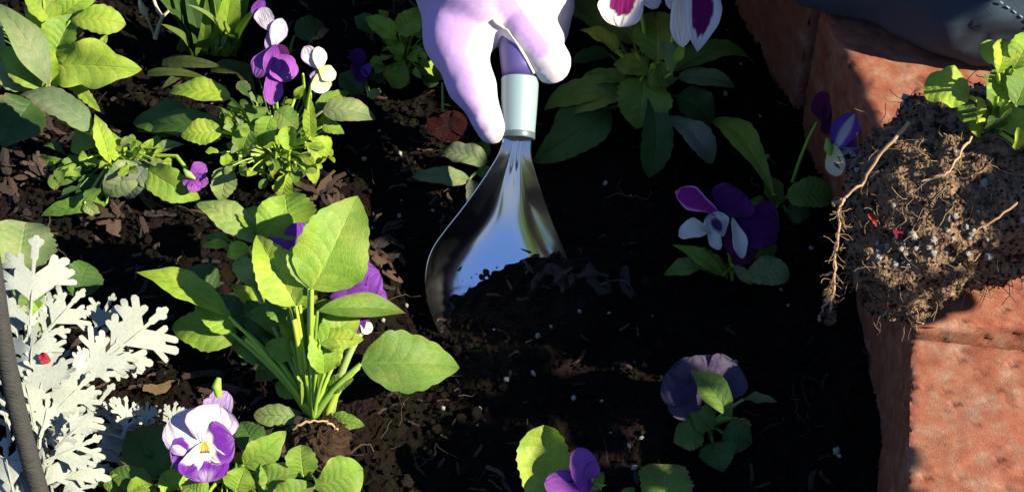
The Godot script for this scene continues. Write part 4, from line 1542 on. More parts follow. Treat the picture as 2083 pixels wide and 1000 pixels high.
func white_pansy():
	var p := plant("pansy_plant", "pansy with white petals blotched deep magenta growing behind the trowel", "pansy", 1325, 235, "violas planted in the bed")
	L(p, 1256, 106, 0.06, 1178, 62, 0.066, 58, LIME, {"k": "ovate", "teeth": 5.0, "deep": 0.1, "roll": 15, "n": Vector3(0.5, 0.5, 1)})
	L(p, 1240, 60, 0.05, 1150, 10, 0.05, 74, MID, {})
	L(p, 1336, 128, 0.06, 1334, 26, 0.066, 104, MID, {"teeth": 6.0, "curl": 0.6, "cup": 0.2})
	L(p, 1290, 90, 0.05, 1240, 40, 0.05, 80, MID, {})
	L(p, 1366, 150, 0.066, 1344, 84, 0.078, 44, PALE, {"k": "spoon", "fold": 0.4})
	L(p, 1372, 128, 0.07, 1392, 78, 0.085, 22, LIME, {"k": "lance"})
	L(p, 1368, 146, 0.045, 1530, 134, 0.03, 62, MID, {"curl": 0.9, "roll": -10, "n": Vector3(0.2, 0.7, 1)})
	L(p, 1378, 158, 0.04, 1492, 182, 0.024, 42, GREYG, {"curl": 0.8, "n": Vector3(0.2, 0.5, 1)})
	L(p, 1318, 146, 0.055, 1248, 130, 0.05, 54, MID, {"teeth": 5.0})
	L(p, 1316, 146, 0.055, 1372, 168, 0.05, 60, MID, {"teeth": 5.0})
	L(p, 1310, 158, 0.05, 1294, 262, 0.03, 118, MID, {"k": "ovate", "curl": 0.7, "n": Vector3(0, 0.35, 1)})
	L(p, 1320, 180, 0.045, 1318, 362, 0.012, 76, DARK, {"k": "spoon", "curl": 0.7})
	L(p, 1350, 236, 0.03, 1448, 334, 0.012, 66, Color(0.24, 0.29, 0.15), {"k": "spoon", "curl": 0.8, "roll": -14, "n": Vector3(0.1, 0.2, 1)})
	L(p, 1292, 168, 0.045, 1166, 186, 0.03, 44, MID, {"curl": 0.8, "n": Vector3(0, 0.6, 1)})
	L(p, 1280, 190, 0.04, 1128, 256, 0.02, 66, MID, {"curl": 0.9, "n": Vector3(0, 0.5, 1)})
	L(p, 1270, 180, 0.04, 1108, 226, 0.022, 60, MID, {"curl": 0.9, "n": Vector3(0, 0.6, 1)})
	L(p, 1240, 220, 0.03, 1086, 330, 0.008, 92, DARK, {"curl": 0.8})
	L(p, 1376, 196, 0.035, 1446, 262, 0.015, 92, DARK, {"curl": 0.7})
	L(p, 1240, 110, 0.03, 1160, 130, 0.02, 40, DARK, {})
	filler(p, 10, 1316, 142, 26, 16, 0.055, 0.064, 18, 13, [LIME, GREEN])
	filler(p, 5, 1280, 96, 40, 20, 0.05, 0.06, 20, 12, [LIME, GREEN])
	var f := flower(p, 1272, -36, 0.105)
	petal(f, Vector3.ZERO, 2, -30, -12, 90, 92, "white_magenta", {"k": "fan", "n": Vector3(0, 0.3, 1), "wave": 0.14, "nv": 40, "nu": 25})
	petal(f, Vector3.ZERO, 6, -20, 66, 50, 64, "cream", {"z0": -10, "z1": -14, "n": Vector3(0.5, 0.3, 1)})
	petal(f, Vector3.ZERO, -10, -20, -60, -90, 80, "white_magenta", {"z0": -6, "z1": -10})
	petal(f, Vector3.ZERO, 10, -30, 60, -100, 80, "white_magenta", {"z0": -8, "z1": -12})
	sepals(f, cf(20, -10, -16) * PX, -c_to, 0.008)
	flower_stem(p, at(1320, 180, 0.03), at(1290, -30, 0.1), 0.0013, GREEN)
	f = flower(p, 1404, -24, 0.105)
	petal(f, Vector3.ZERO, 22, -40, 14, 128, 88, "white_magenta", {"k": "ovate", "n": Vector3(0.3, 0.3, 1), "wave": 0.1, "nv": 40, "nu": 25})
	petal(f, Vector3.ZERO, -12, -20, -14, 118, 50, "cream", {"z0": -8, "z1": -6, "n": Vector3(-0.3, 0.2, 1)})
	petal(f, Vector3.ZERO, -16, -30, -40, 40, 40, "cream", {"z0": -12, "z1": -14})
	petal(f, Vector3.ZERO, 0, -30, 30, -110, 90, "white_magenta", {"z0": -10, "z1": -16})
	petal(f, Vector3.ZERO, -6, -30, -50, -90, 80, "white_magenta", {"z0": -10, "z1": -16})
	sepals(f, cf(0, 0, -18) * PX, -c_to, 0.008)
	flower_stem(p, at(1345, 190, 0.03), at(1396, 0, 0.1), 0.0013, LIME)

func shade_flowers():
	var p := plant("viola_plant", "single small deep violet flower in the shade beside the leafy viola", "viola", 745, 175, "violas planted in the bed")
	var f := flower(p, 732, 138, 0.03)
	petal(f, Vector3.ZERO, 0, 0, -8, -42, 36, "violet_dark", {})
	petal(f, Vector3.ZERO, 0, 0, 24, 10, 30, "purple", {"z0": 2})
	petal(f, Vector3.ZERO, 0, 0, -20, 6, 28, "violet_dark", {"z0": -2})
	petal(f, Vector3.ZERO, 0, 0, 6, 32, 30, "violet_dark", {"z0": 3})
	flower_stem(p, ground(750, 190), at(732, 140, 0.028), 0.0009, MID)
	L(p, 750, 196, 0.006, 776, 186, 0.008, 24, PALE, {})
	L(p, 735, 190, 0.004, 690, 150, 0.008, 60, DARK, {})
	p = plant("viola_plant", "dark red flower lying in deep shade left of the trowel", "viola", 900, 285, "violas planted in the bed")
	f = flower(p, 912, 256, 0.022)
	petal(f, Vector3.ZERO, 0, 0, -46, -6, 50, "red_dark", {})
	petal(f, Vector3.ZERO, 0, 0, 40, -8, 50, "red_dark", {})
	petal(f, Vector3.ZERO, 0, -4, -6, 34, 60, "red_dark", {"z0": 2})
	petal(f, Vector3.ZERO, 0, 0, 4, -32, 44, "red_dark", {"z0": -3})
	flower_stem(p, at(902, 245, 0.02), at(900, 168, 0.04), 0.0009, GREYG)
	p = plant("wilted_plant", "wilted grey green leaves pressed to the soil left of the trowel blade", "plant", 985, 352)
	L(p, 992, 330, 0.014, 896, 312, 0.012, 50, GREYG, {"curl": 0.8, "wave": 0.25, "teeth": 4.0, "np": true})
	L(p, 956, 366, 0.012, 838, 360, 0.008, 38, GREYG, {"curl": 0.9, "wave": 0.25, "np": true})
	L(p, 962, 366, 0.01, 952, 430, 0.004, 34, Color(0.17, 0.2, 0.11), {"curl": 0.8, "wave": 0.3, "np": true})
	L(p, 990, 320, 0.012, 970, 290, 0.01, 34, MID, {"np": true})
	L(p, 1000, 350, 0.012, 968, 352, 0.01, 30, MID, {"np": true})
	flower_stem(p, ground(985, 352), at(955, 364, 0.012), 0.001, GREYG)

func shade_viola():
	var p := plant("viola_plant", "shaded viola with a maroon flower and a white and violet flower before the brick", "viola", 1588, 425, "violas planted in the bed")
	L(p, 1572, 395, 0.02, 1448, 248, 0.012, 66, GREEN, {"k": "spoon", "curl": 0.7, "n": Vector3(0, 0.5, 1)})
	L(p, 1600, 400, 0.014, 1692, 396, 0.01, 66, MID, {"k": "round"})
	L(p, 1580, 420, 0.01, 1546, 350, 0.02, 50, MID, {})
	L(p, 1600, 430, 0.008, 1650, 436, 0.006, 50, DARK, {})
	L(p, 1560, 430, 0.008, 1510, 420, 0.006, 50, DARK, {})
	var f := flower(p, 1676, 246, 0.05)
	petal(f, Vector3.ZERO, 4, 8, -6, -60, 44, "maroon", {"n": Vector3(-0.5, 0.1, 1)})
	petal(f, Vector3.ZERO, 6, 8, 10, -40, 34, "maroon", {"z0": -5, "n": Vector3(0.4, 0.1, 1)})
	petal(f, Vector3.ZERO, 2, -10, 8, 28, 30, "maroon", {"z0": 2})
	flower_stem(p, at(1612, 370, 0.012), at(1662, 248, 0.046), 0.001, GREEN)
	f = flower(p, 1708, 302, 0.075)
	petal(f, Vector3.ZERO, -12, 10, 30, -68, 52, "white_purple_rim", {"n": Vector3(-0.3, 0.3, 1)})
	petal(f, Vector3.ZERO, -10, 0, 34, 18, 52, "white_purple_rim", {"n": Vector3(0.3, 0.1, 1), "z0": 2})
	petal(f, Vector3.ZERO, -12, -10, -4, 54, 40, "yellow_white", {"n": Vector3(-0.5, 0.1, 1), "z0": 4})
	petal(f, Vector3.ZERO, -8, 0, 22, 40, 44, "violet_dark", {"z0": -4})
	var mb := MB.new()
	mb.tube([cf(-24, 20, 0) * PX, cf(-22, 0, 3) * PX, cf(-18, -14, 2) * PX], [0.0008, 0.0028, 0.0008], 8, GREEN)
	put(mb.mesh(), "sepals", M.stem, f)
	flower_stem(p, at(1680, 330, 0.02), at(1694, 300, 0.072), 0.0009, MID)

func purple_pansy():
	var p := plant("pansy_plant", "dark purple pansy with a white heart alone in the shaded soil", "pansy", 1490, 560, "violas planted in the bed")
	var f := flower(p, 1468, 462, 0.035)
	petal(f, Vector3.ZERO, 0, -14, -92, -70, 60, "sunlit_magenta", {"n": Vector3(0.4, 0.9, 1), "k": "fan", "wave": 0.2, "ruffle": 0.1, "z1": 4})
	petal(f, Vector3.ZERO, -6, -16, 40, -72, 96, "violet_dark", {"n": Vector3(0.2, 0.7, 1), "z0": -8, "z1": -12, "k": "fan", "wave": 0.2, "ruffle": 0.1})
	petal(f, Vector3.ZERO, 0, -4, 116, 2, 100, "violet_dark", {"n": Vector3(0.5, 0.3, 1), "z0": -6, "z1": -16, "k": "fan", "wave": 0.25, "ruffle": 0.12})
	petal(f, Vector3.ZERO, 6, 6, 66, 62, 76, "maroon", {"n": Vector3(0.4, -0.1, 1), "z0": -5, "z1": -12, "wave": 0.25, "ruffle": 0.1})
	petal(f, Vector3.ZERO, 4, 18, -26, -26, 54, "white_blotch", {"z0": 3, "z1": 6, "n": Vector3(0, 0.5, 1), "wave": 0.22, "ruffle": 0.1})
	petal(f, Vector3.ZERO, -20, 6, -86, 18, 44, "cream", {"z0": 6, "z1": 8, "cup": 0.7, "wave": 0.25, "ruffle": 0.12, "n": Vector3(-0.1, 0.6, 1)})
	petal(f, Vector3.ZERO, -30, 4, -4, 44, 26, "cream", {"z0": 8, "z1": 9, "wave": 0.3, "ruffle": 0.1})
	petal(f, Vector3.ZERO, 20, -20, 40, 62, 28, "cream", {"z0": 7, "z1": 4, "wave": 0.35, "ruffle": 0.14, "cup": 0.5})
	flower_stem(p, ground(1490, 570), at(1468, 470, 0.03), 0.0012, GREEN)
	L(p, 1470, 560, 0.008, 1366, 498, 0.022, 34, GREEN, {"k": "lance"})
	L(p, 1400, 520, 0.012, 1480, 566, 0.004, 56, MID, {})
	L(p, 1430, 540, 0.012, 1350, 560, 0.004, 40, MID, {})
	L(p, 1520, 560, 0.01, 1606, 556, 0.01, 62, GREYG, {"k": "round"})
	L(p, 1530, 520, 0.012, 1580, 500, 0.012, 44, MID, {})
	L(p, 1490, 540, 0.02, 1530, 580, 0.01, 24, GREYG, {"k": "lance"})

func big_viola():
	var p := plant("pansy_plant", "large leaved pansy with violet flowers half hidden behind its tall leaf", "pansy", 640, 860, "violas planted in the bed")
	L(p, 634, 588, 0.085, 727, 398, 0.11, 138, GREEN, {"teeth": 9.0, "deep": 0.06, "curl": 0.35, "fold": 0.22, "roll": 4, "nu": 19, "nv": 44, "n": Vector3(0.3, 0.3, 1), "sr": 0.0016})
	L(p, 628, 586, 0.085, 596, 500, 0.1, 48, PALE, {"k": "spoon", "curl": 0.4})
	L(p, 602, 622, 0.075, 522, 478, 0.095, 84, LIME, {"fold": 0.6, "curl": 0.4, "roll": -14, "k": "ovate"})
	L(p, 590, 630, 0.07, 572, 510, 0.085, 80, GREEN, {"fold": 0.3, "curl": 0.3})
	L(p, 522, 490, 0.07, 400, 416, 0.075, 62, PALE, {"teeth": 7.0, "deep": 0.08, "curl": 0.6})
	L(p, 524, 488, 0.072, 582, 426, 0.08, 92, GREEN, {"teeth": 6.0, "deep": 0.07, "k": "fan", "curl": 0.4})
	L(p, 524, 486, 0.072, 500, 424, 0.075, 54, GREEN, {"teeth": 6.0, "k": "fan"})
	L(p, 592, 478, 0.05, 580, 396, 0.06, 108, GREEN, {"k": "round", "cup": 0.2})
	L(p, 468, 500, 0.05, 410, 503, 0.045, 22, LIME, {"k": "lance"})
	L(p, 470, 492, 0.05, 416, 484, 0.045, 22, MID, {"k": "lance"})
	L(p, 508, 506, 0.06, 462, 520, 0.05, 36, LIME, {"teeth": 4.0})
	L(p, 514, 584, 0.05, 486, 522, 0.06, 46, PALE, {"k": "spoon"})
	L(p, 466, 644, 0.045, 276, 556, 0.055, 66, LIME, {"teeth": 5.0, "deep": 0.1, "curl": 0.5, "k": "lance", "roll": 8, "n": Vector3(0.4, 0.5, 1)})
	L(p, 484, 690, 0.035, 352, 664, 0.028, 82, GREEN, {"curl": 0.6, "roll": -5})
	L(p, 470, 676, 0.04, 396, 620, 0.045, 50, GREEN, {"teeth": 5.0})
	L(p, 646, 632, 0.075, 824, 638, 0.06, 50, MID, {"k": "lance", "fold": 0.5, "curl": 0.5, "n": Vector3(0, 0.8, 1)})
	L(p, 650, 700, 0.06, 735, 634, 0.065, 62, GREEN, {"curl": 0.3})
	L(p, 620, 720, 0.05, 660, 650, 0.06, 60, GREEN, {"fold": 0.4})
	L(p, 598, 650, 0.06, 540, 600, 0.065, 56, MID, {"fold": 0.3})
	L(p, 560, 700, 0.03, 500, 612, 0.04, 80, DARK, {})
	L(p, 520, 650, 0.02, 440, 610, 0.02, 70, DARK, {})
	L(p, 440, 596, 0.015, 376, 548, 0.02, 74, DARK, {})
	L(p, 734, 740, 0.035, 934, 748, 0.02, 116, Color(0.13, 0.23, 0.04), {"teeth": 6.0, "deep": 0.08, "curl": 0.45, "roll": 12, "nu": 19, "nv": 40, "k": "ovate", "n": Vector3(0.15, 0.55, 1), "sr": 0.0017})
	L(p, 620, 820, 0.02, 612, 660, 0.055, 34, LIME, {"k": "strap", "fold": 0.4})
	L(p, 634, 810, 0.025, 670, 640, 0.06, 40, LIME, {"k": "lance", "fold": 0.5})
	L(p, 660, 760, 0.045, 640, 640, 0.065, 60, GREEN, {"fold": 0.4})
	L(p, 600, 740, 0.03, 570, 670, 0.04, 40, LIME, {"k": "lance"})
	L(p, 644, 828, 0.01, 672, 766, 0.025, 28, GREEN, {"teeth": 4.0})
	L(p, 628, 846, 0.008, 516, 844, 0.008, 44, PALE, {"k": "spoon", "curl": 0.5})
	L(p, 672, 852, 0.008, 742, 866, 0.006, 34, MID, {})
	L(p, 690, 610, 0.06, 780, 620, 0.05, 40, PALE, {"k": "lance"})
	for s in [[598, 650, 0.07], [560, 726, 0.035], [500, 690, 0.04], [640, 640, 0.07], [520, 720, 0.03]]:
		flower_stem(p, at(630, 845, 0.008), at(s[0], s[1], s[2]), 0.0019, LIME)
	flower_stem(p, at(560, 740, 0.03), at(470, 655, 0.042), 0.0011, LIME)
	var f := flower(p, 604, 500, 0.07)
	petal(f, Vector3.ZERO, 14, 12, -52, -22, 74, "purple", {"n": Vector3(0.2, 0.5, 1)})
	petal(f, Vector3.ZERO, 10, 10, 0, -44, 56, "purple", {"z0": -4})
	petal(f, Vector3.ZERO, 4, 10, -24, 30, 44, "purple", {"z0": 3})
	f = flower(p, 716, 588, 0.065)
	petal(f, Vector3.ZERO, -22, 14, 50, -34, 92, "purple", {"n": Vector3(0.5, 0.4, 1)})
	petal(f, Vector3.ZERO, -26, 12, 66, 20, 62, "purple", {"n": Vector3(0.5, 0.1, 1), "z0": 3})
	petal(f, Vector3.ZERO, -20, 10, 10, -54, 70, "purple", {"z0": -5})
	petal(f, Vector3.ZERO, -40, 14, 10, 14, 34, "purple", {"z0": 6})
	f = flower(p, 738, 660, 0.05)
	petal(f, Vector3.ZERO, 4, 6, -8, -18, 32, "purple", {})
	petal(f, Vector3.ZERO, -4, -4, 16, 14, 24, "cream", {"z0": 3})
	petal(f, Vector3.ZERO, 6, -6, -16, 14, 20, "purple", {"z0": 4})
	flower_stem(p, at(672, 842, 0.008), at(740, 668, 0.048), 0.0022, PALE)
	flower_stem(p, at(664, 845, 0.008), at(730, 745, 0.034), 0.002, LIME)
	for s in [[610, 690, 0.05, 560, 640, 0.06, 52], [640, 700, 0.055, 690, 660, 0.065, 50], [600, 720, 0.04, 540, 700, 0.04, 46], [655, 740, 0.04, 700, 700, 0.05, 44], [620, 660, 0.06, 590, 610, 0.07, 54], [580, 690, 0.03, 470, 580, 0.035, 60], [650, 650, 0.06, 690, 610, 0.07, 46], [560, 740, 0.02, 520, 770, 0.015, 40], [690, 720, 0.035, 690, 660, 0.045, 40], [560, 720, 0.03, 470, 700, 0.03, 56], [590, 760, 0.025, 520, 720, 0.03, 50], [640, 780, 0.03, 600, 720, 0.045, 44], [668, 790, 0.025, 720, 770, 0.03, 36], [606, 800, 0.02, 560, 780, 0.02, 40], [575, 640, 0.05, 500, 640, 0.055, 48], [655, 690, 0.06, 740, 690, 0.06, 44], [610, 620, 0.07, 640, 560, 0.08, 50]]:
		L(p, s[0], s[1], s[2], s[3], s[4], s[5], s[6], [GREEN, LIME, MID][int(s[0]) % 3], {"sr": 0.0012})
	# the top of its own root ball shows at the foot
	var mb := MB.new()
	var c := at(652, 905, 0.008) - p.position
	var pts := PackedVector3Array()
	var cols := PackedColorArray()
	for b in 25:
		for a in 41:
			var th := PI * b / 24.0
			var ph := TAU * (a % 40) / 40.0
			var d := Vector3(sin(th) * cos(ph), cos(th) * 0.75, sin(th) * sin(ph))
			var r := 0.0155 * (1.0 + 0.3 * wob.get_noise_3d(d.x * 5.0, d.y * 5.0 + 4.0, d.z * 5.0) + 0.18 * wob.get_noise_3d(d.x * 16.0, d.y * 16.0, d.z * 16.0))
			pts.append(c + d * r)
			var w := 0.8 + 0.8 * wob.get_noise_3d(d.x * 7.0, d.y * 7.0, d.z * 7.0)
			cols.append(Color(0.05 * w, 0.03 * w, 0.018 * w))
	mb.grid(pts, 41, 25, cols, true)
	put(mb.mesh(), "root_ball", M.crumb, p)
	root(p, [at(600, 872, 0.02), at(622, 858, 0.024), at(655, 856, 0.024), at(680, 866, 0.02), at(688, 880, 0.014)], 0.0006, Color(0.32, 0.22, 0.1))

func front_viola():
	var p := plant("viola_plant", "viola facing the viewer with white and purple petals and a yellow eye", "viola", 460, 985, "violas planted in the bed")
	var f := flower(p, 417, 910, 0.05)
	petal(f, Vector3.ZERO, 9, -44, 36, -98, 48, "lilac", {"z0": -12, "z1": -18, "n": Vector3(0.3, 0.6, 1)})
	petal(f, Vector3.ZERO, 7, -52, 18, -86, 40, "lilac", {"z0": -10, "z1": -14})
	petal(f, Vector3.ZERO, 5, 3, -64, -50, 90, "lilac_white", {"z0": -3, "z1": -6})
	petal(f, Vector3.ZERO, 0, 2, 22, -77, 90, "lilac_white", {"z0": 1, "z1": 1, "n": Vector3(0.2, 0.2, 1)})
	petal(f, Vector3.ZERO, 4, 0, -57, 26, 74, "face", {"z0": 5, "z1": 8, "wave": 0.05, "n": Vector3(0, 0.2, 1)})
	petal(f, Vector3.ZERO, -6, 4, 53, -16, 76, "face", {"z0": 3, "z1": 9, "wave": 0.05, "n": Vector3(0.1, 0.2, 1)})
	petal(f, Vector3.ZERO, 0, -12, 2, 61, 88, "face_low", {"z0": 9, "z1": 6, "wave": 0.06, "n": Vector3(0.1, 0.25, 1)})
	var mb := MB.new()
	mb.tube([cf(22, 122, -16) * PX, cf(18, 106, -15) * PX, cf(22, 88, -15) * PX], [0.0012, 0.0026, 0.0016], 8, GREEN)
	put(mb.mesh(), "sepals", M.stem, f)
	sepals(f, cf(0, 4, -10) * PX, -c_to, 0.008)
	flower_stem(p, ground(460, 990), at(420, 905, 0.044), 0.0013, GREEN)
	L(p, 496, 946, 0.028, 582, 876, 0.036, 56, GREEN, {"fold": 0.3, "teeth": 4.0, "n": Vector3(0.4, 0.4, 1)})
	L(p, 618, 968, 0.025, 612, 904, 0.036, 58, GREEN, {"k": "round", "teeth": 5.0})
	L(p, 640, 992, 0.022, 738, 952, 0.026, 84, GREEN, {"k": "spoon", "teeth": 5.0, "deep": 0.06})
	L(p, 566, 998, 0.02, 536, 930, 0.03, 50, GREEN, {"fold": 0.3})
	L(p, 520, 985, 0.022, 606, 965, 0.028, 56, GREEN, {"teeth": 4.0})
	L(p, 340, 962, 0.02, 262, 880, 0.022, 100, DARK, {"teeth": 4.0})
	L(p, 350, 930, 0.02, 300, 866, 0.025, 70, DARK, {})
	L(p, 310, 990, 0.02, 222, 962, 0.022, 48, MID, {"fold": 0.4})
	L(p, 524, 910, 0.015, 490, 858, 0.02, 56, DARK, {})
	L(p, 360, 995, 0.02, 330, 960, 0.024, 60, GREEN, {})
	L(p, 480, 1000, 0.022, 500, 950, 0.028, 60, GREEN, {"teeth": 4.0})
	L(p, 420, 1010, 0.03, 372, 985, 0.03, 60, GREEN, {})
	L(p, 560, 1030, 0.022, 640, 985, 0.028, 66, GREEN, {"teeth": 4.0})
	filler(p, 26, 440, 980, 210, 30, 0.012, 0.024, 46, 32, [GREEN, MID, LIME, GREEN])

func bottom_viola():
	var p := plant("viola_plant", "cupped leaf and folded violet flower at the near edge of the bed", "viola", 1180, 1030, "violas planted in the bed")
	L(p, 1118, 1024, 0.03, 1106, 864, 0.055, 100, LIME, {"k": "round", "cup": 0.3, "curl": -0.3, "roll": -20, "n": Vector3(0.1, 0.4, 1)})
	var f := flower(p, 1188, 972, 0.045)
	petal(f, Vector3.ZERO, 6, 30, -12, -54, 58, "orchid", {"k": "petal", "n": Vector3(0.5, 0.3, 1)})
	petal(f, Vector3.ZERO, 10, 16, -70, 10, 52, "orchid", {"n": Vector3(0.4, 0.5, 1), "z0": 3})
	petal(f, Vector3.ZERO, 0, 10, 22, -28, 30, "orchid", {"z0": 2, "n": Vector3(0.7, 0.2, 1)})
	petal(f, Vector3.ZERO, 4, 6, -30, 40, 50, "violet_dark", {"z0": -3})
	sepals(f, cf(16, -6, 4) * PX, cf(0.8, -0.3, 0.3), 0.006)
	flower_stem(p, ground(1190, 1030), at(1196, 976, 0.042), 0.0012, GREEN)
	L(p, 1200, 1000, 0.025, 1228, 958, 0.03, 26, GREEN, {"k": "lance"})
	L(p, 1352, 1030, 0.01, 1346, 944, 0.014, 100, MID, {"k": "round"})
	L(p, 1260, 1020, 0.01, 1290, 990, 0.014, 30, MID, {})

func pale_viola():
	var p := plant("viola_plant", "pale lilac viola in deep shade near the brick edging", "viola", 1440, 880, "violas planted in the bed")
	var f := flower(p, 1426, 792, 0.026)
	petal(f, Vector3.ZERO, 10, 20, -66, -30, 96, "shaded_violet", {"k": "fan", "ruffle": 0.1, "wave": 0.2})
	petal(f, Vector3.ZERO, 4, 10, -10, -64, 92, "shaded_violet", {"z0": -3, "k": "fan"})
	petal(f, Vector3.ZERO, 4, 10, 72, -42, 92, "shaded_violet", {"z0": -5, "k": "fan"})
	petal(f, Vector3.ZERO, 6, 6, -60, 40, 60, "shaded_violet", {"z0": 2})
	petal(f, Vector3.ZERO, 6, 6, 62, 20, 60, "shaded_violet", {"z0": 1})
	flower_stem(p, ground(1446, 890), at(1432, 800, 0.022), 0.0012, GREEN)
	L(p, 1488, 850, 0.03, 1408, 752, 0.034, 56, MID, {"k": "lance", "fold": 0.4})
	L(p, 1430, 880, 0.012, 1370, 900, 0.008, 66, MID, {})
	L(p, 1450, 870, 0.014, 1400, 830, 0.02, 50, MID, {})
	L(p, 1470, 880, 0.012, 1530, 900, 0.008, 70, DARK, {})
	L(p, 1450, 900, 0.01, 1470, 960, 0.006, 70, DARK, {})
	L(p, 1500, 850, 0.012, 1510, 890, 0.01, 40, MID, {})
	L(p, 1512, 812, 0.012, 1582, 818, 0.012, 22, PALE, {"k": "lance", "wave": 0.4})

func round_leaf_plant():
	var p := plant("round_leaf_plant", "round dull green leaves behind the silver leaved plant", "plant", 40, 590)
	L(p, 36, 552, 0.04, 52, 452, 0.05, 128, GREYG, {"k": "round", "curl": 0.5, "cup": 0.2})
	L(p, 150, 600, 0.02, 180, 536, 0.024, 74, DARK, {"k": "round"})
	L(p, 60, 640, 0.03, 40, 560, 0.035, 70, MID, {"k": "round"})
	L(p, 90, 680, 0.02, 100, 600, 0.03, 70, GREEN, {"k": "round"})

# ------------------------------------------------------------------ silver leaved plant
func felt_leaf(p: Node3D, bx: float, by: float, bh: float, tx: float, ty: float, th: float, w: float, roll := 0.0, tone := SILVER):
	var base := at(bx, by, bh) - p.position
	var tip := base.lerp(at(tx, ty, th) - p.position, 0.93)
	var ln := base.distance_to(tip) * 1000.0      # millimetres
	var ww := w * PX * 1000.0
	var rib := PackedVector2Array([Vector2(0, 0), Vector2(0.3 * rng.randfn(), ln * 0.5), Vector2(0, ln * 0.86)])
	var shape := Geometry2D.offset_polyline(rib, 0.9, Geometry2D.JOIN_ROUND, Geometry2D.END_ROUND)
	var outline: PackedVector2Array = shape[0]
	var ribs := []
	var n := 3
	for k in n + 1:
		var t := 0.3 + 0.55 * k / n
		var s := [1.0, -1.0] if k < n else [0.0]
		for side in s:
			var reach: float = ww * 0.47 * [0.72, 1.0, 0.82, 0.4][k] * rng.randf_range(0.9, 1.12)
			var ang: float = side * rng.randf_range(0.72, 0.95)
			if side == 0.0: reach = maxf(ln * 0.2, reach)
			var root2 := Vector2(0, ln * (t - (rng.randf_range(0.0, 0.05) if side != 0.0 else 0.0)))
			var dir := Vector2(sin(ang), cos(ang))
			var lobes := [[root2, root2 + dir * reach, 0.037]]
			for q in [-1.0, 1.0]:
				var d2 := dir.rotated(q * rng.randf_range(0.55, 0.8))
				var f2 := rng.randf_range(0.42, 0.6)
				lobes.append([root2 + dir * reach * f2, root2 + dir * reach * f2 + d2 * reach * 0.34 * rng.randf_range(0.75, 1.15), 0.0335])
			for l in lobes:
				var r: float = l[2] * ww * rng.randf_range(0.9, 1.1)
				for poly in Geometry2D.offset_polyline(PackedVector2Array([l[0], l[1]]), r, Geometry2D.JOIN_ROUND, Geometry2D.END_ROUND):
					var u := Geometry2D.merge_polygons(outline, poly)
					var best := outline
					var area := 0.0
					for c in u:
						if Geometry2D.is_polygon_clockwise(c): continue
						var b := 0.0
						for e in c.size(): b += c[e].cross(c[(e + 1) % c.size()])
						if absf(b) > area:
							area = absf(b)
							best = c
					outline = best
	var zz := (tip - base).normalized()
	var hint := cf(rng.randf_range(0.0, 0.5), rng.randf_range(0.2, 0.7), 1.0)
	var yy := (hint - zz * hint.dot(zz)).normalized().rotated(zz, deg_to_rad(roll + rng.randf_range(-12, 12)))
	var xx := yy.cross(zz)
	var arch := rng.randf_range(0.08, 0.34) * ln
	var droop := rng.randf_range(-0.02, 0.04)
	var ph := rng.randf() * TAU
	var lift := func(v: Vector2) -> float: return arch * sin(PI * clampf(v.y / ln, 0.0, 1.0)) * 0.6 - droop * v.x * v.x + 0.5 * sin(v.x * 0.35 + ph) * absf(v.x) * 0.15 + 0.35 * sin(v.y * 0.4 + ph)
	var place := func(v: Vector2, up: float) -> Vector3: return base + (xx * v.x + zz * v.y + yy * (lift.call(v) + up)) * 0.001
	var idx := Geometry2D.triangulate_polygon(outline)
	if idx.is_empty(): return
	var mb := MB.new()
	var wv := rng.randf_range(0.9, 1.06)
	var col := Color(tone.r * wv, tone.g * wv, tone.b * wv)
	for k in range(0, idx.size(), 3):
		var a: Vector2 = outline[idx[k]]
		var b: Vector2 = outline[idx[k + 1]]
		var c: Vector2 = outline[idx[k + 2]]
		if (b - a).cross(c - a) < 0.0:
			var sw := b
			b = c
			c = sw
		for top in [1.0, -1.0]:
			var v := [place.call(a, 0.3 * top), place.call(b, 0.3 * top), place.call(c, 0.3 * top)]
			var nn := []
			for q in [a, b, c]:
				var e := 0.3
				var gx: float = (lift.call(q + Vector2(e, 0)) - lift.call(q - Vector2(e, 0))) / (2.0 * e)
				var gy: float = (lift.call(q + Vector2(0, e)) - lift.call(q - Vector2(0, e))) / (2.0 * e)
				nn.append((yy - xx * gx - zz * gy).normalized() * top)
			if top > 0.0: mb.tri(v[0], v[1], v[2], nn[0], nn[1], nn[2], col)
			else: mb.tri(v[0], v[2], v[1], nn[0], nn[2], nn[1], col)
	for e in outline.size():
		var a := outline[e]
		var b := outline[(e + 1) % outline.size()]
		var d := (b - a).normalized()
		var o := (xx * d.y - zz * d.x)
		mb.tri(place.call(a, 0.3), place.call(a, -0.3), place.call(b, 0.3), o, o, o, col)
		mb.tri(place.call(b, 0.3), place.call(a, -0.3), place.call(b, -0.3), o, o, o, col)
	ribs.append([Vector2.ZERO, Vector2(0, ln * 0.84)])
	for q in ribs:
		var pts := []
		for k in 7: pts.append(place.call((q[0] as Vector2).lerp(q[1], k / 6.0), 0.1))
		mb.tube(pts, [0.0006, 0.0005, 0.00045, 0.0004, 0.00035, 0.0003, 0.0001], 5, col)
	# petiole back to the crown
	var root3: Vector3 = crowns[p] - p.position
	stalk(mb, root3, base, 0.001, col)
	put(mb.mesh(), "leaf", M.felt, p)

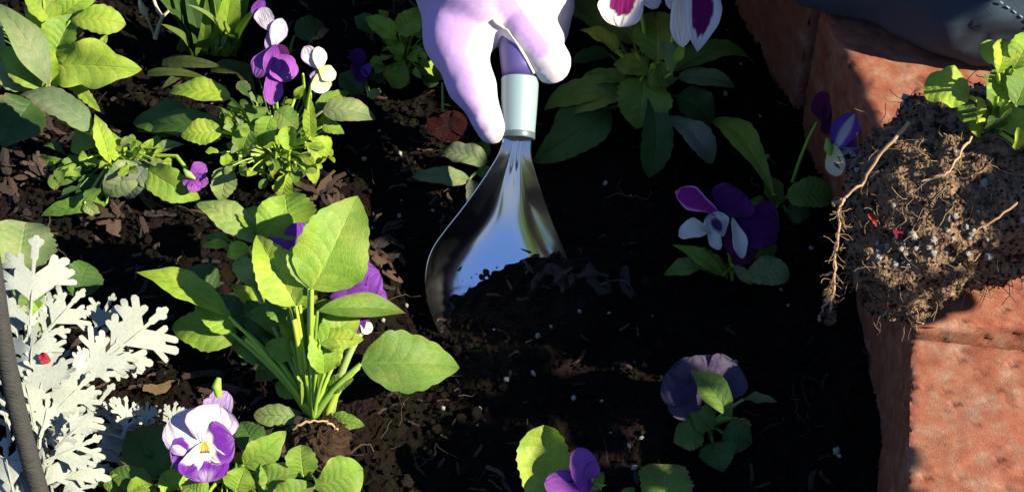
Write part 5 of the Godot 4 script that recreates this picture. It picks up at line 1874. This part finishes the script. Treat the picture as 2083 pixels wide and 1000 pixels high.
func build_silver_plant():
	var p := plant("silver_leaf_plant", "white felted plant with deeply cut leaves at the near left of the bed", "plant", 90, 880)
	felt_leaf(p, 58, 720, 0.07, 74, 478, 0.085, 190)
	felt_leaf(p, 62, 712, 0.068, 172, 588, 0.075, 120, 10)
	felt_leaf(p, 50, 650, 0.065, 2, 536, 0.075, 90)
	felt_leaf(p, 192, 752, 0.055, 336, 630, 0.055, 190, 8)
	felt_leaf(p, 176, 720, 0.045, 232, 596, 0.05, 100, -20)
	felt_leaf(p, 150, 790, 0.055, 250, 690, 0.06, 140)
	felt_leaf(p, 180, 770, 0.045, 310, 702, 0.045, 110)
	felt_leaf(p, 60, 760, 0.06, 10, 590, 0.07, 100)
	felt_leaf(p, 70, 800, 0.062, 72, 660, 0.075, 130)
	felt_leaf(p, 70, 840, 0.06, 120, 710, 0.07, 130)
	felt_leaf(p, 90, 860, 0.055, 190, 760, 0.06, 130)
	felt_leaf(p, 70, 870, 0.06, 40, 740, 0.07, 130)
	felt_leaf(p, 100, 900, 0.05, 180, 820, 0.055, 130)
	felt_leaf(p, 80, 910, 0.05, 84, 790, 0.062, 130)
	felt_leaf(p, 90, 940, 0.045, 200, 890, 0.045, 120)
	felt_leaf(p, 110, 990, 0.035, 200, 930, 0.035, 120)
	felt_leaf(p, 110, 1020, 0.03, 190, 985, 0.03, 110)
	felt_leaf(p, 80, 1010, 0.035, 110, 920, 0.045, 120)
	felt_leaf(p, 30, 1010, 0.04, 10, 900, 0.05, 140)
	felt_leaf(p, 60, 1030, 0.035, 30, 950, 0.04, 140)
	felt_leaf(p, 250, 890, 0.022, 256, 806, 0.032, 80)
	felt_leaf(p, 296, 880, 0.02, 300, 816, 0.03, 60)
	felt_leaf(p, 344, 880, 0.018, 358, 818, 0.028, 60)
	felt_leaf(p, 180, 930, 0.015, 290, 850, 0.015, 120)
	felt_leaf(p, 150, 900, 0.02, 232, 780, 0.022, 110)
	felt_leaf(p, 170, 960, 0.012, 260, 900, 0.012, 100)
	felt_leaf(p, 20, 900, 0.05, -10, 780, 0.06, 110)
	felt_leaf(p, 120, 830, 0.045, 160, 740, 0.055, 110)
	for k in 7:
		var x := rng.randf_range(60, 190)
		var y := rng.randf_range(720, 930)
		var h := rng.randf_range(0.03, 0.055)
		felt_leaf(p, x, y, h, x + rng.randf_range(-30, 80), y - rng.randf_range(50, 90), h + 0.008, rng.randf_range(60, 95), rng.randf_range(-30, 30))
	var t := thing("petal_scrap", "tiny fallen red petal caught among the silver leaves", "petal", at(92, 728, 0.074))
	var mb := MB.new()
	blade(mb, cf(-9, 8, 2) * PX, cf(10, -8, 4) * PX, 18 * PX, c_to, {"k": "round", "nu": 9, "nv": 11, "wave": 0.3}, Color(0.42, 0.03, 0.05))
	put(mb.mesh(), "petal", M.petal, t)
	var s := thing("garden_stake", "thick dark stake leaning across the near left corner", "stake", ground(88, 1010))
	mb = MB.new()
	var line := []
	for k in 15:
		var f := k / 14.0
		var h := lerpf(0.15, 0.03, f)
		line.append(at(lerpf(-22, 92, f) - 16.0 * sin(PI * f), lerpf(480, 1040, f), h) - s.position)
	mb.tube(line, [0.0038, 0.0041, 0.0044, 0.0046], 18, Color(0.034, 0.032, 0.031))
	put(mb.mesh(), "shaft", M.bark, s)

# ------------------------------------------------------------------ what lies on the soil
func on_soil(px: float, py: float, up := 0.0) -> Vector3:
	return ground(px, py) + Vector3.UP * up

func build_litter():
	var crumbs := []
	for k in 14000:
		var x := rng.randf_range(-0.4, 0.29)
		var z := rng.randf_range(-0.34, 0.24)
		var r := rng.randf_range(0.0005, 0.0017) if rng.randf() < 0.93 else rng.randf_range(0.0017, 0.004)
		crumbs.append([Vector3(x, soil_y(x, z) + 0.002 + r * 0.2, z), r, soil_tone(1.0 if rng.randf() < 0.8 else 1.8)])
	tag(scatter("soil_crumbs", crumbs, clod_mesh(5), M.crumb, self), "loose crumbs of dark soil over the bed", "", "", "stuff")
	# mulch: thick on the lit left, thin in the dug middle
	for v in 3:
		var chips := []
		for k in 950:
			var x := rng.randf_range(-0.4, 0.27)
			var z := rng.randf_range(-0.34, 0.24)
			var dug := smoothstep(-0.05, 0.03, x)
			if rng.randf() < dug * 0.75: continue
			var n := soil_noise.get_noise_2d(x * 300.0 + 90.0, z * 300.0)
			if n < -0.12: continue
			var l := rng.randf_range(0.003, 0.011)
			var bs := Basis.from_euler(Vector3(rng.randf_range(-0.5, 0.5), rng.randf() * TAU, rng.randf_range(-0.35, 0.35)))
			chips.append([Vector3(x, soil_y(x, z) + 0.0025 + rng.randf() * 0.003, z), l, chip_tone(), bs])
		tag(scatter("bark_mulch", chips, chip_mesh(v), M.bark, self), "fine bark mulch strewn over the soil", "", "", "stuff")
	var white := []
	for k in 70:
		var q := on_soil(rng.randf_range(700, 1790), rng.randf_range(0, 1000) - 250.0 * float(k % 3 == 0))
		white.append([q + Vector3.UP * 0.003, rng.randf_range(0.0005, 0.0016), Color.WHITE])
	for s in [[1565, 125], [1550, 105], [1545, 330], [1560, 328], [1475, 200], [742, 332], [1700, 925], [1705, 935], [1085, 768], [1030, 780], [845, 795], [805, 800], [1290, 960]]:
		white.append([on_soil(s[0], s[1], 0.004), rng.randf_range(0.0014, 0.0024), Color.WHITE])
	tag(scatter("perlite", white, clod_mesh(8), M.perlite, self), "white perlite grains in the dark soil", "", "", "stuff")
	var fib := MB.new()
	for k in 170:
		var q := on_soil(rng.randf_range(-60, 1750), rng.randf_range(-60, 1040), 0.004)
		var a := rng.randf() * TAU
		var line := [q]
		for j in rng.randi_range(3, 6):
			a += rng.randfn() * 0.5
			q += Vector3(cos(a), rng.randfn() * 0.25, sin(a)) * rng.randf_range(0.002, 0.005)
			line.append(q)
		var w := rng.randf_range(0.2, 1.0)
		fib.tube(line, [rng.randf_range(0.00018, 0.0005)], 4, Color(0.05 * w, 0.032 * w, 0.018 * w))
	var fb := put(fib.mesh(), "root_fibres", M.root, self)
	tag(fb, "fine dry root fibres lying on the soil", "", "", "stuff")
	# the larger pieces of bark, one by one
	var meshes := [chip_mesh(11), chip_mesh(12), chip_mesh(13), chip_mesh(14)]
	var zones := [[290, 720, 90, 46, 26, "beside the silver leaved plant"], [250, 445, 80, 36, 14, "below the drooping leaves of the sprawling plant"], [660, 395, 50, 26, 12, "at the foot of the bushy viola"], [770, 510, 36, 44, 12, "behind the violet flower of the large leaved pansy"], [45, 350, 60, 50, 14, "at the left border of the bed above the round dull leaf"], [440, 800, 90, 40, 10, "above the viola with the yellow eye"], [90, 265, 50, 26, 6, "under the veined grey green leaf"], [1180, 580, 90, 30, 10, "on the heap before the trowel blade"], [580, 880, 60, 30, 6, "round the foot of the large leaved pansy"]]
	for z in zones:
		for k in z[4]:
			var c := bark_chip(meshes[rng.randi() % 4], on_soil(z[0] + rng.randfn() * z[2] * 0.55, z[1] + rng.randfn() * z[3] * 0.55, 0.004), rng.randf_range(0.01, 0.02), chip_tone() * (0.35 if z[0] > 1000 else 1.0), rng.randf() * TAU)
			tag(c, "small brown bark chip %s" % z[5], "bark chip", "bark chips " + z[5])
	var st := bark_chip(chip_mesh(21), on_soil(790, 562, 0.006), 0.021, Color(0.2, 0.1, 0.055), -0.62)
	st.name = "wood_stick"
	tag(st, "flat reddish brown wood splinter lying left of the trowel blade", "wood splinter")
	st = bark_chip(chip_mesh(22), on_soil(332, 797, 0.006), 0.018, Color(0.3, 0.19, 0.08), 0.05)
	st.name = "wood_splinter"
	tag(st, "pale tan wood splinter lying above the viola with the yellow eye", "wood splinter")
	st = bark_chip(chip_mesh(23), on_soil(655, 395, 0.008), 0.022, Color(0.14, 0.09, 0.06), 0.9)
	st.name = "wood_splinter_001"
	tag(st, "grey brown bark strip standing up below the bushy viola", "wood splinter")

func chip_tone() -> Color:
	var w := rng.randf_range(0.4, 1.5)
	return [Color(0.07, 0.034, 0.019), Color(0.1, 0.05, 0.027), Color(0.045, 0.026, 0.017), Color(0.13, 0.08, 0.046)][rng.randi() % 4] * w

func bark_chip(mesh: Mesh, where: Vector3, size: float, col: Color, turn: float) -> MeshInstance3D:
	var key := "chip%d" % int(col.r * 60.0)
	if not M.has(key):
		var m: StandardMaterial3D = M.bark.duplicate()
		m.albedo_color = Color(col.r, col.g, col.b).linear_to_srgb()
		M[key] = m
	var o := put(mesh, "bark_chip", M[key], self)
	o.position = where
	o.rotation = Vector3(rng.randf_range(-0.3, 0.3), turn, rng.randf_range(-0.25, 0.25))
	o.scale = Vector3(size, size * rng.randf_range(0.7, 1.3), size * rng.randf_range(0.7, 1.5))
	return o

# added potted plant, unseen, its foliage shaped to shade the near bed
func build_shading_plant():
	var tones := [MID, GREEN, MID]
	for s in [[0.5, 0.47, 0.0]]:
		var foot := Vector3(s[0], 0.085, s[1])
		var p := thing("added_potted_plant", "leafy plant in a black pot added unseen on the path to shade the bed", "potted plant", foot)
		var mb := MB.new()
		mb.tube([Vector3(0, 0, 0), Vector3(0, 0.002, 0), Vector3(0, 0.1, 0), Vector3(0, 0.102, 0), Vector3(0, 0.112, 0)], [0.036, 0.037, 0.047, 0.051, 0.051], 28, Color.WHITE)
		put(mb.mesh(), "pot", M.ring, p)
		mb = MB.new()
		for k in 5:
			var a := TAU * k / 5.0
			mb.tube([Vector3(cos(a) * 0.01, 0.11, sin(a) * 0.01), Vector3(cos(a) * 0.015, 0.23, sin(a) * 0.012), Vector3(cos(a) * 0.02, 0.315, sin(a) * 0.03 - 0.07)], [0.003, 0.002], 7, GREEN)
		put(mb.mesh(), "stem", M.stem, p)
		for k in 120:
			var a := rng.randf() * TAU
			var q := Vector3(cos(a) * 0.02, 0.316, sin(a) * 0.088) * Vector3(rng.randf(), 1.0, rng.randf()) + Vector3(0, rng.randf_range(-0.027, 0.016), -0.115)
			var d := Vector3(rng.randfn(), rng.randfn() * 0.5, rng.randfn()).normalized()
			var lf := MB.new()
			blade(lf, q, q + d * rng.randf_range(0.02, 0.03), rng.randf_range(0.015, 0.022), Vector3.UP + Vector3(rng.randfn(), 0, rng.randfn()) * 0.4, {"nu": 7, "nv": 11, "teeth": 6.0}, tones[k % 3])
			put(lf.mesh(), "leaf", M.leaf, p)
